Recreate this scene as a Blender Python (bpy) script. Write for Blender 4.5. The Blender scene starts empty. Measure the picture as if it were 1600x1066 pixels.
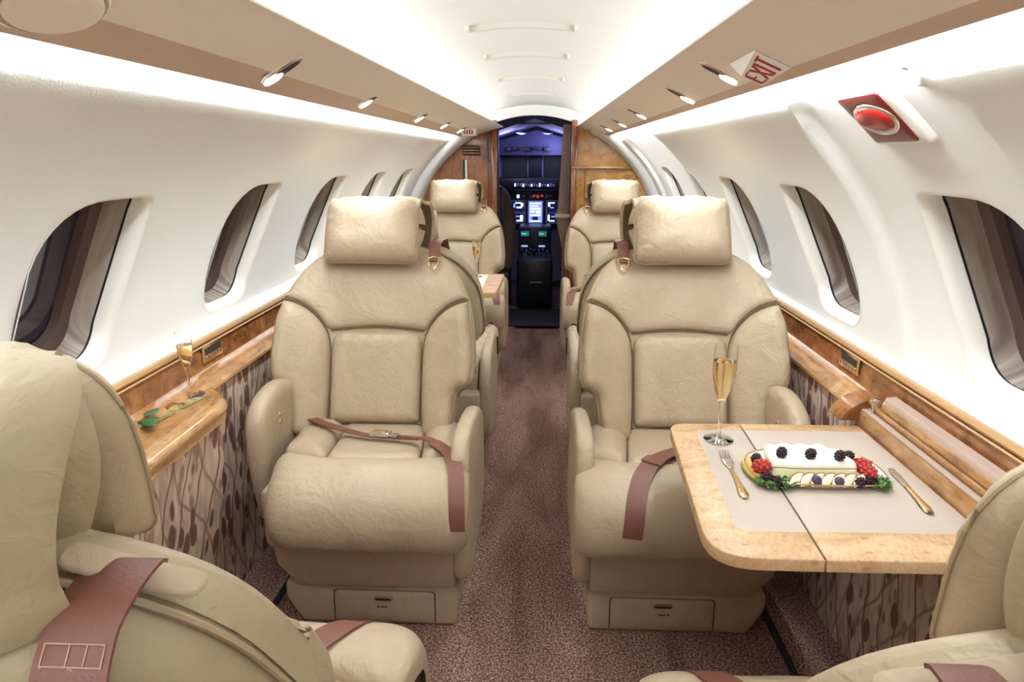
import bpy, bmesh, math, random
import numpy as np
from mathutils import Vector, Matrix
from mathutils.geometry import delaunay_2d_cdt
random.seed(7)
S = bpy.context.scene
C = S.collection
PI = math.pi

# ------------------------------------------------------------------ camera
cam_d = bpy.data.cameras.new('camera'); cam = bpy.data.objects.new('camera', cam_d); C.objects.link(cam)
cam_d.sensor_width = 36.0; cam_d.lens = 1050 * 36.0 / 1600; cam_d.clip_start = 0.02; cam_d.clip_end = 60
_R = Vector((0.99895, 0.04585, 0.0)); _F = Vector((-0.0442, 0.9629, -0.26623)).normalized()
_U = _R.cross(_F).normalized(); _R = _F.cross(_U).normalized()
cam.matrix_world = Matrix(((_R.x, _U.x, -_F.x, 0), (_R.y, _U.y, -_F.y, 0), (_R.z, _U.z, -_F.z, 1.30), (0, 0, 0, 1)))
S.camera = cam
S.view_settings.view_transform = 'Standard'; S.view_settings.look = 'None'
S.view_settings.gamma = 1.0; S.view_settings.use_curve_mapping = False
S.view_settings.exposure = 0.0

# ------------------------------------------------------------------ world and lamps
W = bpy.data.worlds.new('night'); S.world = W; W.use_nodes = True
W.node_tree.nodes['Background'].inputs[0].default_value = (0.012, 0.010, 0.022, 1)
W.node_tree.nodes['Background'].inputs[1].default_value = 1.0

def area_light(name, loc, direction, sx, sy, power, color):
    l = bpy.data.lights.new(name, 'AREA'); l.shape = 'RECTANGLE'; l.size = sx; l.size_y = sy
    l.energy = power; l.color = color
    o = bpy.data.objects.new(name, l); C.objects.link(o); o.location = loc
    z = -Vector(direction).normalized(); y = Vector((0, 1, 0)); x = y.cross(z).normalized(); y = z.cross(x)
    o.matrix_world = Matrix(((x.x, y.x, z.x, loc[0]), (x.y, y.y, z.y, loc[1]), (x.z, y.z, z.z, loc[2]), (0, 0, 0, 1)))
    return o
WARM = (0.98, 0.97, 0.96); COOL = (0.86, 0.95, 1.0)
CEIL_P, WALL_P, SPOT_P = 12.5, 40, 0.9
area_light('cove_light', (-0.475, 1.95, 1.497), (0.55, 0, 0.84), 0.04, 6.1, CEIL_P, COOL)
area_light('cove_light', (0.368, 1.95, 1.492), (-0.55, 0, 0.84), 0.04, 6.1, CEIL_P, COOL)
area_light('wall_wash_light', (-0.596, 1.95, 1.456), (-0.55, 0, -0.83), 0.02, 6.1, WALL_P, COOL)
area_light('wall_wash_light', (0.465, 1.95, 1.456), (0.55, 0, -0.83), 0.02, 6.1, WALL_P, COOL)

def spot(name, loc, target, power, ang, color=WARM, size=0.02, blend=0.8):
    l = bpy.data.lights.new(name, 'SPOT'); l.energy = power; l.spot_size = ang; l.spot_blend = blend
    l.color = color; l.shadow_soft_size = size
    o = bpy.data.objects.new(name, l); C.objects.link(o); o.location = loc
    o.rotation_euler = (Vector(target) - Vector(loc)).to_track_quat('-Z', 'Y').to_euler()
    return o
def point(name, loc, power, color, size=0.05):
    l = bpy.data.lights.new(name, 'POINT'); l.energy = power; l.color = color; l.shadow_soft_size = size
    o = bpy.data.objects.new(name, l); C.objects.link(o); o.location = loc
    return o

# ------------------------------------------------------------------ materials
def srgb(r, g, b):
    f = lambda c: (c / 255 / 12.92) if c / 255 <= 0.04045 else ((c / 255 + 0.055) / 1.055) ** 2.4
    return (f(r), f(g), f(b), 1)
def new_mat(name, col=(0.5, 0.5, 0.5, 1), rough=0.5, metal=0.0, spec=0.5, **kw):
    m = bpy.data.materials.new(name); m.use_nodes = True
    b = m.node_tree.nodes['Principled BSDF']
    b.inputs['Base Color'].default_value = col; b.inputs['Roughness'].default_value = rough
    b.inputs['Metallic'].default_value = metal; b.inputs['Specular IOR Level'].default_value = spec
    for k, v in kw.items(): b.inputs[k.replace('_', ' ')].default_value = v
    return m
def nodes(m): return m.node_tree.nodes, m.node_tree.links, m.node_tree.nodes['Principled BSDF']
def tex(m, kind, scale=(1, 1, 1), space='Object', rot=(0, 0, 0), **props):
    N, L, b = nodes(m)
    tc = N.new('ShaderNodeTexCoord'); mp = N.new('ShaderNodeMapping')
    mp.inputs['Scale'].default_value = scale; mp.inputs['Rotation'].default_value = rot
    L.new(tc.outputs[space], mp.inputs[0])
    t = N.new(kind); L.new(mp.outputs[0], t.inputs['Vector'])
    for k, v in props.items():
        if k in t.inputs: t.inputs[k].default_value = v
        else: setattr(t, k, v)
    return t
def ramp(m, src, stops):
    N, L, b = nodes(m); r = N.new('ShaderNodeValToRGB'); L.new(src, r.inputs[0])
    e = r.color_ramp.elements
    while len(e) < len(stops): e.new(0.5)
    for i, (p, c) in enumerate(stops): e[i].position = p; e[i].color = c
    return r
def mixc(m, fac, a, bb, mode='MIX'):
    N, L, b = nodes(m); x = N.new('ShaderNodeMix'); x.data_type = 'RGBA'; x.blend_type = mode
    for i, v in ((0, fac), (6, a), (7, bb)):
        if hasattr(v, 'links'): L.new(v, x.inputs[i])
        else: x.inputs[i].default_value = v
    return x.outputs[2]
def bump(m, src, strength, dist=0.01, prev=None):
    N, L, b = nodes(m); bp = N.new('ShaderNodeBump'); bp.inputs['Strength'].default_value = strength
    bp.inputs['Distance'].default_value = dist; L.new(src, bp.inputs['Height'])
    if prev: L.new(prev, bp.inputs['Normal'])
    L.new(bp.outputs[0], b.inputs['Normal']); return bp.outputs[0]
def math_n(m, op, a, b2=None):
    N, L, b = nodes(m); x = N.new('ShaderNodeMath'); x.operation = op
    for i, v in enumerate((a, b2)):
        if v is None: continue
        if hasattr(v, 'links'): L.new(v, x.inputs[i])
        else: x.inputs[i].default_value = v
    return x.outputs[0]

def leather(name, c1, c2, rough=0.42):
    m = new_mat(name, c1, rough, spec=0.45); N, L, b = nodes(m)
    n = tex(m, 'ShaderNodeTexNoise', (1, 1, 1), Scale=5.0, Detail=3.0)
    r = ramp(m, n.outputs[0], [(0.3, c1), (0.7, c2)]); L.new(r.outputs[0], b.inputs['Base Color'])
    v = tex(m, 'ShaderNodeTexVoronoi', (1, 1, 1), Scale=330.0, feature='DISTANCE_TO_EDGE')
    w = tex(m, 'ShaderNodeTexNoise', (1, 1, 1), Scale=16.0, Detail=3.0, Distortion=1.2)
    p = bump(m, w.outputs[0], 0.55, 0.008)
    w2 = tex(m, 'ShaderNodeTexNoise', (1, 0.35, 1), Scale=45.0, Detail=2.0, Distortion=2.0)
    p = bump(m, w2.outputs[0], 0.40, 0.003, p)
    bump(m, v.outputs[0], 0.10, 0.001, p)
    return m
M = {}
M['leather'] = leather('cream_leather', srgb(189, 168, 142), srgb(178, 157, 130))
M['leather_back'] = leather('taupe_leather', srgb(182, 164, 134), srgb(170, 151, 121), 0.5)
M['plastic'] = leather('beige_shell', srgb(188, 167, 142), srgb(180, 158, 134), 0.45)
M['strap'] = new_mat('brown_strap', srgb(116, 70, 55), 0.5)
w = tex(M['strap'], 'ShaderNodeTexNoise', (1, 1, 1), Scale=260.0, Detail=2.0); bump(M['strap'], w.outputs[0], 0.3, 0.002)
M['seam'] = new_mat('seam_brown', srgb(112, 90, 66), 0.7)
M['thread'] = new_mat('belt_thread', srgb(196, 150, 132), 0.7)
M['piping'] = new_mat('piping', srgb(170, 148, 118), 0.5)
M['gold'] = new_mat('polished_brass', (0.85, 0.62, 0.32, 1), 0.22, 1.0)
M['silver'] = new_mat('polished_steel', (0.8, 0.77, 0.72, 1), 0.18, 1.0)
M['black'] = new_mat('black_rubber', (0.012, 0.012, 0.014, 1), 0.5)
M['dark'] = new_mat('dark_gap', (0.03, 0.022, 0.018, 1), 0.7)

m = M['wall'] = new_mat('wall_fabric', srgb(236, 234, 230), 0.85, spec=0.2); N, L, b = nodes(m)
n = tex(m, 'ShaderNodeTexNoise', (1, 1, 1), Scale=260.0, Detail=3.0); p = bump(m, n.outputs[0], 0.22, 0.0015)
n = tex(m, 'ShaderNodeTexNoise', (1, 0.3, 1.5), Scale=70.0, Detail=2.0); bump(m, n.outputs[0], 0.06, 0.002, p)
M['white'] = new_mat('white_lip', srgb(240, 236, 228), 0.35)
M['ceiling'] = new_mat('ceiling_panel', srgb(240, 238, 233), 0.55, spec=0.3)
m = M['soffit'] = new_mat('soffit_panel', srgb(236, 221, 205), 0.6, spec=0.3)
n = tex(m, 'ShaderNodeTexNoise', (1, 1, 1), Scale=400.0, Detail=2.0); bump(m, n.outputs[0], 0.3, 0.0015)
m = M['soffit_lip'] = new_mat('soffit_edge', srgb(206, 178, 156), 0.6, spec=0.3)

def wood(name, stops, scale, stretch, rough=0.22, coat=0.5):
    m = new_mat(name, stops[0][1], rough, spec=0.5, Coat_Weight=coat, Coat_Roughness=0.08); N, L, b = nodes(m)
    n1 = tex(m, 'ShaderNodeTexNoise', stretch, Scale=scale, Detail=8.0, Roughness=0.62, Distortion=1.6)
    r = ramp(m, n1.outputs[0], stops)
    n2 = tex(m, 'ShaderNodeTexVoronoi', stretch, Scale=scale * 4.5)
    r2 = ramp(m, n2.outputs['Distance'], [(0.0, (0.55, 0.5, 0.45, 1)), (0.25, (1, 1, 1, 1))])
    n3 = tex(m, 'ShaderNodeTexNoise', (stretch[0] * 6, stretch[1], stretch[2] * 6), Scale=scale * 6, Detail=3.0)
    r3 = ramp(m, n3.outputs[0], [(0.35, (0.80, 0.76, 0.72, 1)), (0.6, (1, 1, 1, 1))])
    o = mixc(m, 1.0, r.outputs[0], r2.outputs[0], 'MULTIPLY'); o = mixc(m, 0.8, o, r3.outputs[0], 'MULTIPLY')
    L.new(o, b.inputs['Base Color']); return m
M['burl'] = wood('burl_veneer', [(0.30, srgb(98, 56, 28)), (0.5, srgb(154, 98, 56)), (0.72, srgb(188, 132, 84))], 9, (1, 0.8, 1))
M['shelf_wood'] = wood('shelf_veneer', [(0.30, srgb(134, 88, 50)), (0.5, srgb(178, 130, 82)), (0.72, srgb(206, 164, 116))], 9, (1, 0.5, 1))
M['maple'] = wood('table_veneer', [(0.30, srgb(176, 134, 94)), (0.5, srgb(204, 166, 124)), (0.72, srgb(220, 188, 150))], 7, (0.8, 1.6, 1), 0.42, 0.0)
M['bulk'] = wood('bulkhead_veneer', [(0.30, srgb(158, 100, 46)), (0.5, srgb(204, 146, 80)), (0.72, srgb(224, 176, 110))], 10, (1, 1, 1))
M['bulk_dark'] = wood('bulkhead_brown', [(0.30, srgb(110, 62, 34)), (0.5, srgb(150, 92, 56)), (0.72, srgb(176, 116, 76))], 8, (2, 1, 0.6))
M['gold_trim'] = new_mat('gold_trim', srgb(190, 148, 100), 0.3, 0.35)
M['inlay'] = new_mat('table_inlay_leather', srgb(190, 174, 160), 0.6)
M['lid'] = new_mat('lid_leather', srgb(178, 152, 138), 0.55)
n = tex(M['inlay'], 'ShaderNodeTexNoise', (1, 1, 1), Scale=300.0); bump(M['inlay'], n.outputs[0], 0.15, 0.001)

m = M['carpet'] = new_mat('mauve_carpet', srgb(140, 108, 102), 0.95, spec=0.1); N, L, b = nodes(m)
n1 = tex(m, 'ShaderNodeTexNoise', (1, 1, 1), Scale=170.0, Detail=3.0, Roughness=0.75)
r1 = ramp(m, n1.outputs[0], [(0.38, srgb(80, 58, 52)), (0.5, srgb(152, 116, 104)), (0.62, srgb(226, 188, 172))])
n2 = tex(m, 'ShaderNodeTexNoise', (3.0, 0.8, 1), Scale=2.2, Detail=4.0, Distortion=0.6)
r2 = ramp(m, n2.outputs[0], [(0.35, (0.62, 0.56, 0.56, 1)), (0.62, (1.0, 1.0, 1.0, 1))])
L.new(mixc(m, 1.0, r1.outputs[0], r2.outputs[0], 'MULTIPLY'), b.inputs['Base Color'])
bump(m, n1.outputs[0], 0.9, 0.006)

m = M['botanic'] = new_mat('botanical_fabric', srgb(188, 160, 138), 0.8, spec=0.2); N, L, b = nodes(m)
tc = N.new('ShaderNodeTexCoord'); sep = N.new('ShaderNodeSeparateXYZ'); L.new(tc.outputs['Object'], sep.inputs[0])
cmb = N.new('ShaderNodeCombineXYZ'); L.new(sep.outputs[1], cmb.inputs[0]); L.new(sep.outputs[2], cmb.inputs[1])
dn = N.new('ShaderNodeTexNoise'); L.new(cmb.outputs[0], dn.inputs['Vector']); dn.inputs['Scale'].default_value = 6.0
dv = N.new('ShaderNodeVectorMath'); dv.operation = 'MULTIPLY_ADD'; L.new(dn.outputs['Color'], dv.inputs[0]); dv.inputs[1].default_value = (0.05, 0.03, 0); L.new(cmb.outputs[0], dv.inputs[2])
def bvor(scale, offs, rot):
    mp = N.new('ShaderNodeMapping'); mp.inputs['Scale'].default_value = scale; mp.inputs['Location'].default_value = offs; mp.inputs['Rotation'].default_value = (0, 0, rot)
    L.new(dv.outputs[0], mp.inputs[0]); v = N.new('ShaderNodeTexVoronoi'); v.inputs['Scale'].default_value = 1.0; v.inputs['Randomness'].default_value = 0.95
    L.new(mp.outputs[0], v.inputs['Vector']); return v
lv = bvor((20, 9, 1), (0, 0, 0), 0.25); leaf1 = ramp(m, lv.outputs['Distance'], [(0.30, (1, 1, 1, 1)), (0.36, (0, 0, 0, 1))])
lv2 = bvor((24, 12, 1), (7, 3, 0), -0.35); leaf2 = ramp(m, lv2.outputs['Distance'], [(0.26, (1, 1, 1, 1)), (0.32, (0, 0, 0, 1))])
def stems(scale, rot, dist, lo):
    mp = N.new('ShaderNodeMapping'); mp.inputs['Rotation'].default_value = (0, 0, rot); L.new(dv.outputs[0], mp.inputs[0])
    wv = N.new('ShaderNodeTexWave'); wv.inputs['Scale'].default_value = scale; wv.inputs['Distortion'].default_value = dist; wv.inputs['Detail'].default_value = 1.5; wv.inputs['Detail Scale'].default_value = 0.7
    L.new(mp.outputs[0], wv.inputs['Vector']); return ramp(m, wv.outputs['Fac'], [(lo, (0, 0, 0, 1)), (lo + 0.05, (1, 1, 1, 1))])
s1 = stems(4.2, 0.15, 5.0, 0.955); s2 = stems(3.4, -0.45, 6.0, 0.965)
a1 = mixc(m, 1.0, leaf1.outputs[0], s1.outputs[0], 'LIGHTEN'); a2 = mixc(m, 1.0, leaf2.outputs[0], s2.outputs[0], 'LIGHTEN')
base_n = N.new('ShaderNodeTexNoise'); mpn = N.new('ShaderNodeMapping'); mpn.inputs['Scale'].default_value = (40, 8, 1); L.new(dv.outputs[0], mpn.inputs[0]); L.new(mpn.outputs[0], base_n.inputs['Vector']); base_n.inputs['Scale'].default_value = 1.0
basec = ramp(m, base_n.outputs[0], [(0.35, srgb(184, 158, 140)), (0.6, srgb(222, 198, 178))])
o1 = mixc(m, a2, basec.outputs[0], srgb(164, 132, 116)); o2 = mixc(m, a1, o1, srgb(122, 88, 78))
L.new(o2, b.inputs['Base Color'])

m = M['liner'] = new_mat('window_liner', srgb(176, 160, 146), 0.5); N, L, b = nodes(m)
n = tex(m, 'ShaderNodeTexNoise', (2, 90, 1.5), Scale=1.0, Detail=3.0)
r = ramp(m, n.outputs[0], [(0.35, srgb(120, 102, 92)), (0.6, srgb(186, 172, 160))]); L.new(r.outputs[0], b.inputs['Base Color'])
M['frame_brown'] = new_mat('window_frame_brown', srgb(92, 72, 66), 0.5)
M['night_glass'] = new_mat('night_window_glass', srgb(52, 44, 58), 0.06, spec=0.8)
M['glass'] = new_mat('clear_glass', (1, 1, 1, 1), 0.0, Transmission_Weight=1.0, IOR=1.45)
M['wine'] = new_mat('sparkling_wine', (0.98, 0.80, 0.45, 1), 0.0, Transmission_Weight=1.0, IOR=1.33)
def emit(name, col, strength):
    m = new_mat(name, col, 0.4); N, L, b = nodes(m)
    b.inputs['Emission Color'].default_value = col; b.inputs['Emission Strength'].default_value = strength; return m
M['lamp'] = emit('lamp_lens', (1.0, 0.86, 0.66, 1), 3.5)
M['exit_white'] = new_mat('exit_sign_white', srgb(240, 236, 232), 0.35)
M['exit_red'] = new_mat('exit_sign_red', srgb(168, 30, 32), 0.4)
M['red_glass'] = new_mat('red_lamp_glass', srgb(170, 30, 26), 0.12, Transmission_Weight=0.35)

# ------------------------------------------------------------------ mesh helpers
def link(name, me, mat, parent=None, smooth=True):
    o = bpy.data.objects.new(name, me); C.objects.link(o)
    if mat is not None: me.materials.append(mat)
    if smooth:
        me.polygons.foreach_set('use_smooth', [True] * len(me.polygons))
        me.set_sharp_from_angle(angle=math.radians(42))
    if parent is not None: o.parent = parent
    return o
def mesh(name, verts, faces, mat, parent=None, smooth=True, recalc=True):
    me = bpy.data.meshes.new(name); me.from_pydata([tuple(v) for v in verts], [], faces)
    if recalc:
        bm = bmesh.new(); bm.from_mesh(me); bmesh.ops.recalc_face_normals(bm, faces=bm.faces); bm.to_mesh(me); bm.free()
    me.update(); return link(name, me, mat, parent, smooth)
def from_bm(name, bm, mat, parent=None, smooth=True):
    me = bpy.data.meshes.new(name); bmesh.ops.recalc_face_normals(bm, faces=bm.faces); bm.to_mesh(me); bm.free()
    return link(name, me, mat, parent, smooth)
def add_box(bm, lo, hi, bev=0.0, seg=2, mat4=None):
    r = bmesh.ops.create_cube(bm, size=1.0); vs = r['verts']
    for v in vs:
        v.co = Vector([(lo[i] + hi[i]) / 2 + v.co[i] * (hi[i] - lo[i]) for i in range(3)])
    if bev > 0:
        es = {e for v in vs for e in v.link_edges}
        g = bmesh.ops.bevel(bm, geom=list(es), offset=bev, segments=seg, profile=0.5, affect='EDGES'); vs = g['verts']
    if mat4 is not None: bmesh.ops.transform(bm, matrix=mat4, verts=list({v for v in vs}))
def box(name, lo, hi, mat, parent=None, bev=0.002, seg=2, mat4=None):
    bm = bmesh.new(); add_box(bm, lo, hi, bev, seg)
    if mat4 is not None: bmesh.ops.transform(bm, matrix=mat4, verts=bm.verts)
    return from_bm(name, bm, mat, parent)
def empty(name, loc, label=None, cat=None, group=None, rz=0.0):
    o = bpy.data.objects.new(name, None); C.objects.link(o); o.location = loc; o.rotation_euler = (0, 0, rz); o.empty_display_size = 0.05
    tag(o, label, cat, group); return o
def tag(o, label=None, cat=None, group=None, kind=None):
    if label: o['label'] = label
    if cat: o['category'] = cat
    if group: o['group'] = group
    if kind: o['kind'] = kind
    return o
def struct(o): o['kind'] = 'structure'; return o
def copy_tree(o, parent=None):
    c = o.copy(); C.objects.link(c)
    if parent is not None: c.parent = parent
    for ch in list(o.children): copy_tree(ch, c)
    return c
def lathe(name, prof, mat, parent=None, seg=32, loc=(0, 0, 0), M4=None):
    vs = []; fs = []; n = len(prof)
    for i in range(seg):
        a = 2 * PI * i / seg
        for r, z in prof: vs.append((r * math.cos(a), r * math.sin(a), z))
    for i in range(seg):
        j = (i + 1) % seg
        for k in range(n - 1): fs.append((i * n + k, j * n + k, j * n + k + 1, i * n + k + 1))
    bm = bmesh.new(); bv = [bm.verts.new(v) for v in vs]
    for f in fs:
        try: bm.faces.new([bv[i] for i in f])
        except ValueError: pass
    bmesh.ops.remove_doubles(bm, verts=bm.verts, dist=1e-6)
    if M4 is not None: bmesh.ops.transform(bm, matrix=M4, verts=bm.verts)
    bmesh.ops.translate(bm, vec=loc, verts=bm.verts)
    return from_bm(name, bm, mat, parent)
def tube(name, pts, rad, mat, parent=None, seg=8, closed=False, bm_in=None):
    bm = bm_in or bmesh.new(); pts = [Vector(p) for p in pts]; n = len(pts); rings = []
    for i, p in enumerate(pts):
        if closed: t = pts[(i + 1) % n] - pts[i - 1]
        else: t = pts[min(i + 1, n - 1)] - pts[max(i - 1, 0)]
        t.normalize(); up = Vector((0, 0, 1)) if abs(t.z) < 0.95 else Vector((0, 1, 0))
        a = t.cross(up).normalized(); c = a.cross(t).normalized()
        rr = rad[i] if isinstance(rad, (list, tuple)) else rad
        rings.append([bm.verts.new(p + (a * math.cos(2 * PI * k / seg) + c * math.sin(2 * PI * k / seg)) * rr) for k in range(seg)])
    for i in range(n if closed else n - 1):
        A = rings[i]; B = rings[(i + 1) % n]
        for k in range(seg): bm.faces.new((A[k], A[(k + 1) % seg], B[(k + 1) % seg], B[k]))
    if not closed: bm.faces.new(rings[0]); bm.faces.new(rings[-1][::-1])
    if bm_in: return None
    return from_bm(name, bm, mat, parent)
def spline(pts, n, closed=False):
    P = [np.array(p, float) for p in pts]; m = len(P); out = []
    segs = m if closed else m - 1
    for i in range(segs):
        p0 = P[(i - 1) % m] if (closed or i > 0) else 2 * P[0] - P[1]
        p1 = P[i]; p2 = P[(i + 1) % m]
        p3 = P[(i + 2) % m] if (closed or i + 2 < m) else 2 * P[-1] - P[-2]
        for k in range(n):
            t = k / n
            out.append(0.5 * ((2 * p1) + (-p0 + p2) * t + (2 * p0 - 5 * p1 + 4 * p2 - p3) * t * t + (-p0 + 3 * p1 - 3 * p2 + p3) * t ** 3))
    if not closed: out.append(P[-1])
    return out
def sweep_y(name, prof, y0, y1, mat, parent=None, closed=True, ny=1, smooth=True):
    vs = []; fs = []; n = len(prof)
    for j in range(ny + 1):
        y = y0 + (y1 - y0) * j / ny
        for x, z in prof: vs.append((x, y, z))
    for j in range(ny):
        for k in range(n if closed else n - 1):
            k2 = (k + 1) % n; fs.append((j * n + k, j * n + k2, (j + 1) * n + k2, (j + 1) * n + k))
    if closed: fs.append(tuple(range(n))); fs.append(tuple(ny * n + k for k in range(n))[::-1])
    return mesh(name, vs, fs, mat, parent, smooth)

def resample(poly, res):
    P = [np.array(p, float) for p in poly]; out = []
    for i in range(len(P)):
        a = P[i]; b = P[(i + 1) % len(P)]; d = np.linalg.norm(b - a)
        if d < 1e-9: continue
        k = max(1, int(round(d / res)))
        for j in range(k): out.append(a + (b - a) * j / k)
    return np.array(out)
def round_poly(poly, r, n=4):
    """round the corners of a polygon"""
    P = [np.array(p[:2], float) for p in poly]; out = []; m = len(P)
    for i in range(m):
        rr = poly[i][2] if len(poly[i]) > 2 else r
        a, b, c = P[i - 1], P[i], P[(i + 1) % m]
        da = np.linalg.norm(a - b); dc = np.linalg.norm(c - b); q = min(rr, da * 0.49, dc * 0.49)
        if q < 1e-5: out.append(b); continue
        s = b + (a - b) / da * q; e = b + (c - b) / dc * q
        for k in range(n + 1):
            t = k / n; out.append((1 - t) ** 2 * s + 2 * t * (1 - t) * b + t * t * e)
    return out
def inside(P, Q):
    x, y = Q[:, 0], Q[:, 1]; c = np.zeros(len(Q), bool); n = len(P)
    for i in range(n):
        x1, y1 = P[i]; x2, y2 = P[(i + 1) % n]
        if y1 == y2: continue
        cond = ((y1 > y) != (y2 > y)) & (x < (x2 - x1) * (y - y1) / (y2 - y1) + x1); c ^= cond
    return c
def dist_to(P, Q):
    A = P; B = np.roll(P, -1, axis=0); d = np.full(len(Q), 1e9)
    for a, b in zip(A, B):
        ab = b - a; L2 = ab @ ab
        if L2 < 1e-14: continue
        t = np.clip(((Q - a) @ ab) / L2, 0, 1); pr = a + t[:, None] * ab
        d = np.minimum(d, np.linalg.norm(Q - pr, axis=1))
    return d
def tri2d(poly, res, r):
    P = resample(poly, res); n = len(P)
    area = 0.5 * np.sum(P[:, 0] * np.roll(P[:, 1], -1) - np.roll(P[:, 0], -1) * P[:, 1])
    if area < 0: P = P[::-1].copy()
    T = np.roll(P, -1, axis=0) - np.roll(P, 1, axis=0); T /= np.linalg.norm(T, axis=1)[:, None] + 1e-12
    Nn = np.stack([-T[:, 1], T[:, 0]], 1)
    cand = []
    for q in (0.07, 0.25, 0.55):
        if r * q < 0.0006: continue
        R_ = P + Nn * r * q; dd = dist_to(P, R_); ok = (dd > r * q * 0.93) & inside(P, R_); cand.append(R_[ok])
    lo = P.min(0); hi = P.max(0)
    gx, gy = np.meshgrid(np.arange(lo[0], hi[0], res), np.arange(lo[1], hi[1], res)); G = np.stack([gx.ravel(), gy.ravel()], 1) + res * 0.37
    ok = inside(P, G); G = G[ok]
    if len(G): G = G[dist_to(P, G) > r * 0.55 + res * 0.45]
    pts = np.vstack([P] + cand + [G])
    res_ = delaunay_2d_cdt([Vector(p) for p in pts], [], [list(range(n))], 1, 1e-7)
    V = np.array([(v.x, v.y) for v in res_[0]]); F = [tuple(f) for f in res_[2]]
    d = dist_to(P, V)
    return P, V, F, d
def puff(name, poly, h, r, mapf, mat, parent=None, res=0.015, back=None, two=None, mod=None, power=2.0):
    """pillow-like panel: outline in (u,v), inflated to height h with rounded edge r; back = skirt depth, two = back-side height"""
    P, V, F, d = tri2d(poly, res, r)
    t = np.clip(d / r, 0, 1); prof = (1 - (1 - t) ** power) ** (1 / power)
    hh = h * prof
    if mod is not None: hh = hh + np.array([mod(u, v, dd) for (u, v), dd in zip(V, d)]) * (prof if two is not None else np.minimum(1, d / 0.004))
    vs = [mapf(u, v, z) for (u, v), z in zip(V, hh)]
    fs = list(F); nv = len(V); bnd = d < 1e-6
    # boundary edges
    cnt = {}
    for f in F:
        for i in range(3):
            e = (f[i], f[(i + 1) % 3]); k = (min(e), max(e)); cnt[k] = cnt.get(k, 0) + 1
    edges = [k for k, c in cnt.items() if c == 1]; bset = sorted({i for e in edges for i in e})
    if two is not None:
        idx = {i: i for i in bset}
        for i in range(nv):
            if i not in idx: idx[i] = len(vs); vs.append(mapf(V[i][0], V[i][1], -two * prof[i]))
        fs += [tuple(idx[i] for i in f[::-1]) for f in F]
    elif back is not None:
        idx = {}
        for i in bset: idx[i] = len(vs); vs.append(mapf(V[i][0], V[i][1], -back))
        fs += [(a, b, idx[b], idx[a]) for a, b in edges]
    return mesh(name, vs, fs, mat, parent)
def ribbon(name, pts, ups, width, thick, mat, parent=None, sides=None):
    """flat strap through pts; ups = surface normals"""
    pts = [Vector(p) for p in pts]; n = len(pts); vs = []; fs = []
    for i in range(n):
        t = (pts[min(i + 1, n - 1)] - pts[max(i - 1, 0)]).normalized(); u = Vector(ups[i] if isinstance(ups, list) else ups)
        s = t.cross(u).normalized() if sides is None else Vector(sides).normalized(); u = s.cross(t).normalized()
        wv = (width[i] if isinstance(width, list) else width) / 2
        for a, b_ in ((-1, 0), (1, 0), (1, 1), (-1, 1)): vs.append(pts[i] + s * a * wv + u * (b_ * thick))
    for i in range(n - 1):
        for k in range(4): fs.append((i * 4 + k, i * 4 + (k + 1) % 4, (i + 1) * 4 + (k + 1) % 4, (i + 1) * 4 + k))
    fs.append((0, 1, 2, 3)); fs.append(((n - 1) * 4 + 3, (n - 1) * 4 + 2, (n - 1) * 4 + 1, (n - 1) * 4))
    return mesh(name, vs, fs, mat, parent)

# ------------------------------------------------------------------ room shell
CX, CZ, CR = -0.065, 0.652, 0.945
YA, YB = -1.15, 5.1                       # aft and forward ends of the cabin
UP0, UPL = math.asin((1.385 - CZ) / CR), 0.09
def wall_pt(side, y, s, off=0.0):
    ph = s / CR; r = CR + off
    if ph > UP0:                                   # the lining straightens into the cove above the windows
        d = s - UP0 * CR; t = min(d, UPL); th = UP0 * (1 - t / UPL)
        x = r * math.cos(UP0) - math.sin((UP0 + th) / 2) * t; z = CZ + r * math.sin(UP0) + math.cos((UP0 + th) / 2) * t + (d - t)
        return (CX + side * x, y, z)
    return (CX + side * r * math.cos(ph), y, CZ + r * math.sin(ph))
def sstep(a, b, x):
    t = max(0.0, min(1.0, (x - a) / (b - a))); return t * t * (3 - 2 * t)
def woff(side, y, s):
    o = 0.0
    if side > 0:
        top = s_of(1.43)
        for ya, yb in ((0.98, 1.57), (3.38, 4.62)):
            # rounded upper corners: edge moves in towards the top
            k = 0.10 * sstep(s_of(1.30), top, s) ** 2
            o += 0.022 * sstep(ya + k - 0.012, ya + k + 0.012, y) * (1 - sstep(yb - k - 0.012, yb - k + 0.012, y)) * (1 - sstep(top - 0.02, top + 0.005, s))
    return o
def s_of(z): return CR * math.asin((z - CZ) / CR)
S0, S1 = s_of(0.70), s_of(1.385) + 0.14
WS0, WS1 = s_of(0.842), s_of(1.222)
def win_outline(y0, y1, inset=0.0):
    s0, s1 = WS0 + inset, WS1 - inset
    return round_poly([(y0 + inset, s0, 0.11), (y1 - inset, s0, 0.075), (y1 - inset, s1, 0.045), (y0 + inset, s1, 0.14)], 0.09, 8)
WINW = 0.31
WIN = {-1: [1.43 + 0.73 * k - WINW for k in range(-2, 5)], 1: [1.36 + 0.725 * k - WINW for k in range(-2, 5)]}
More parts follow.
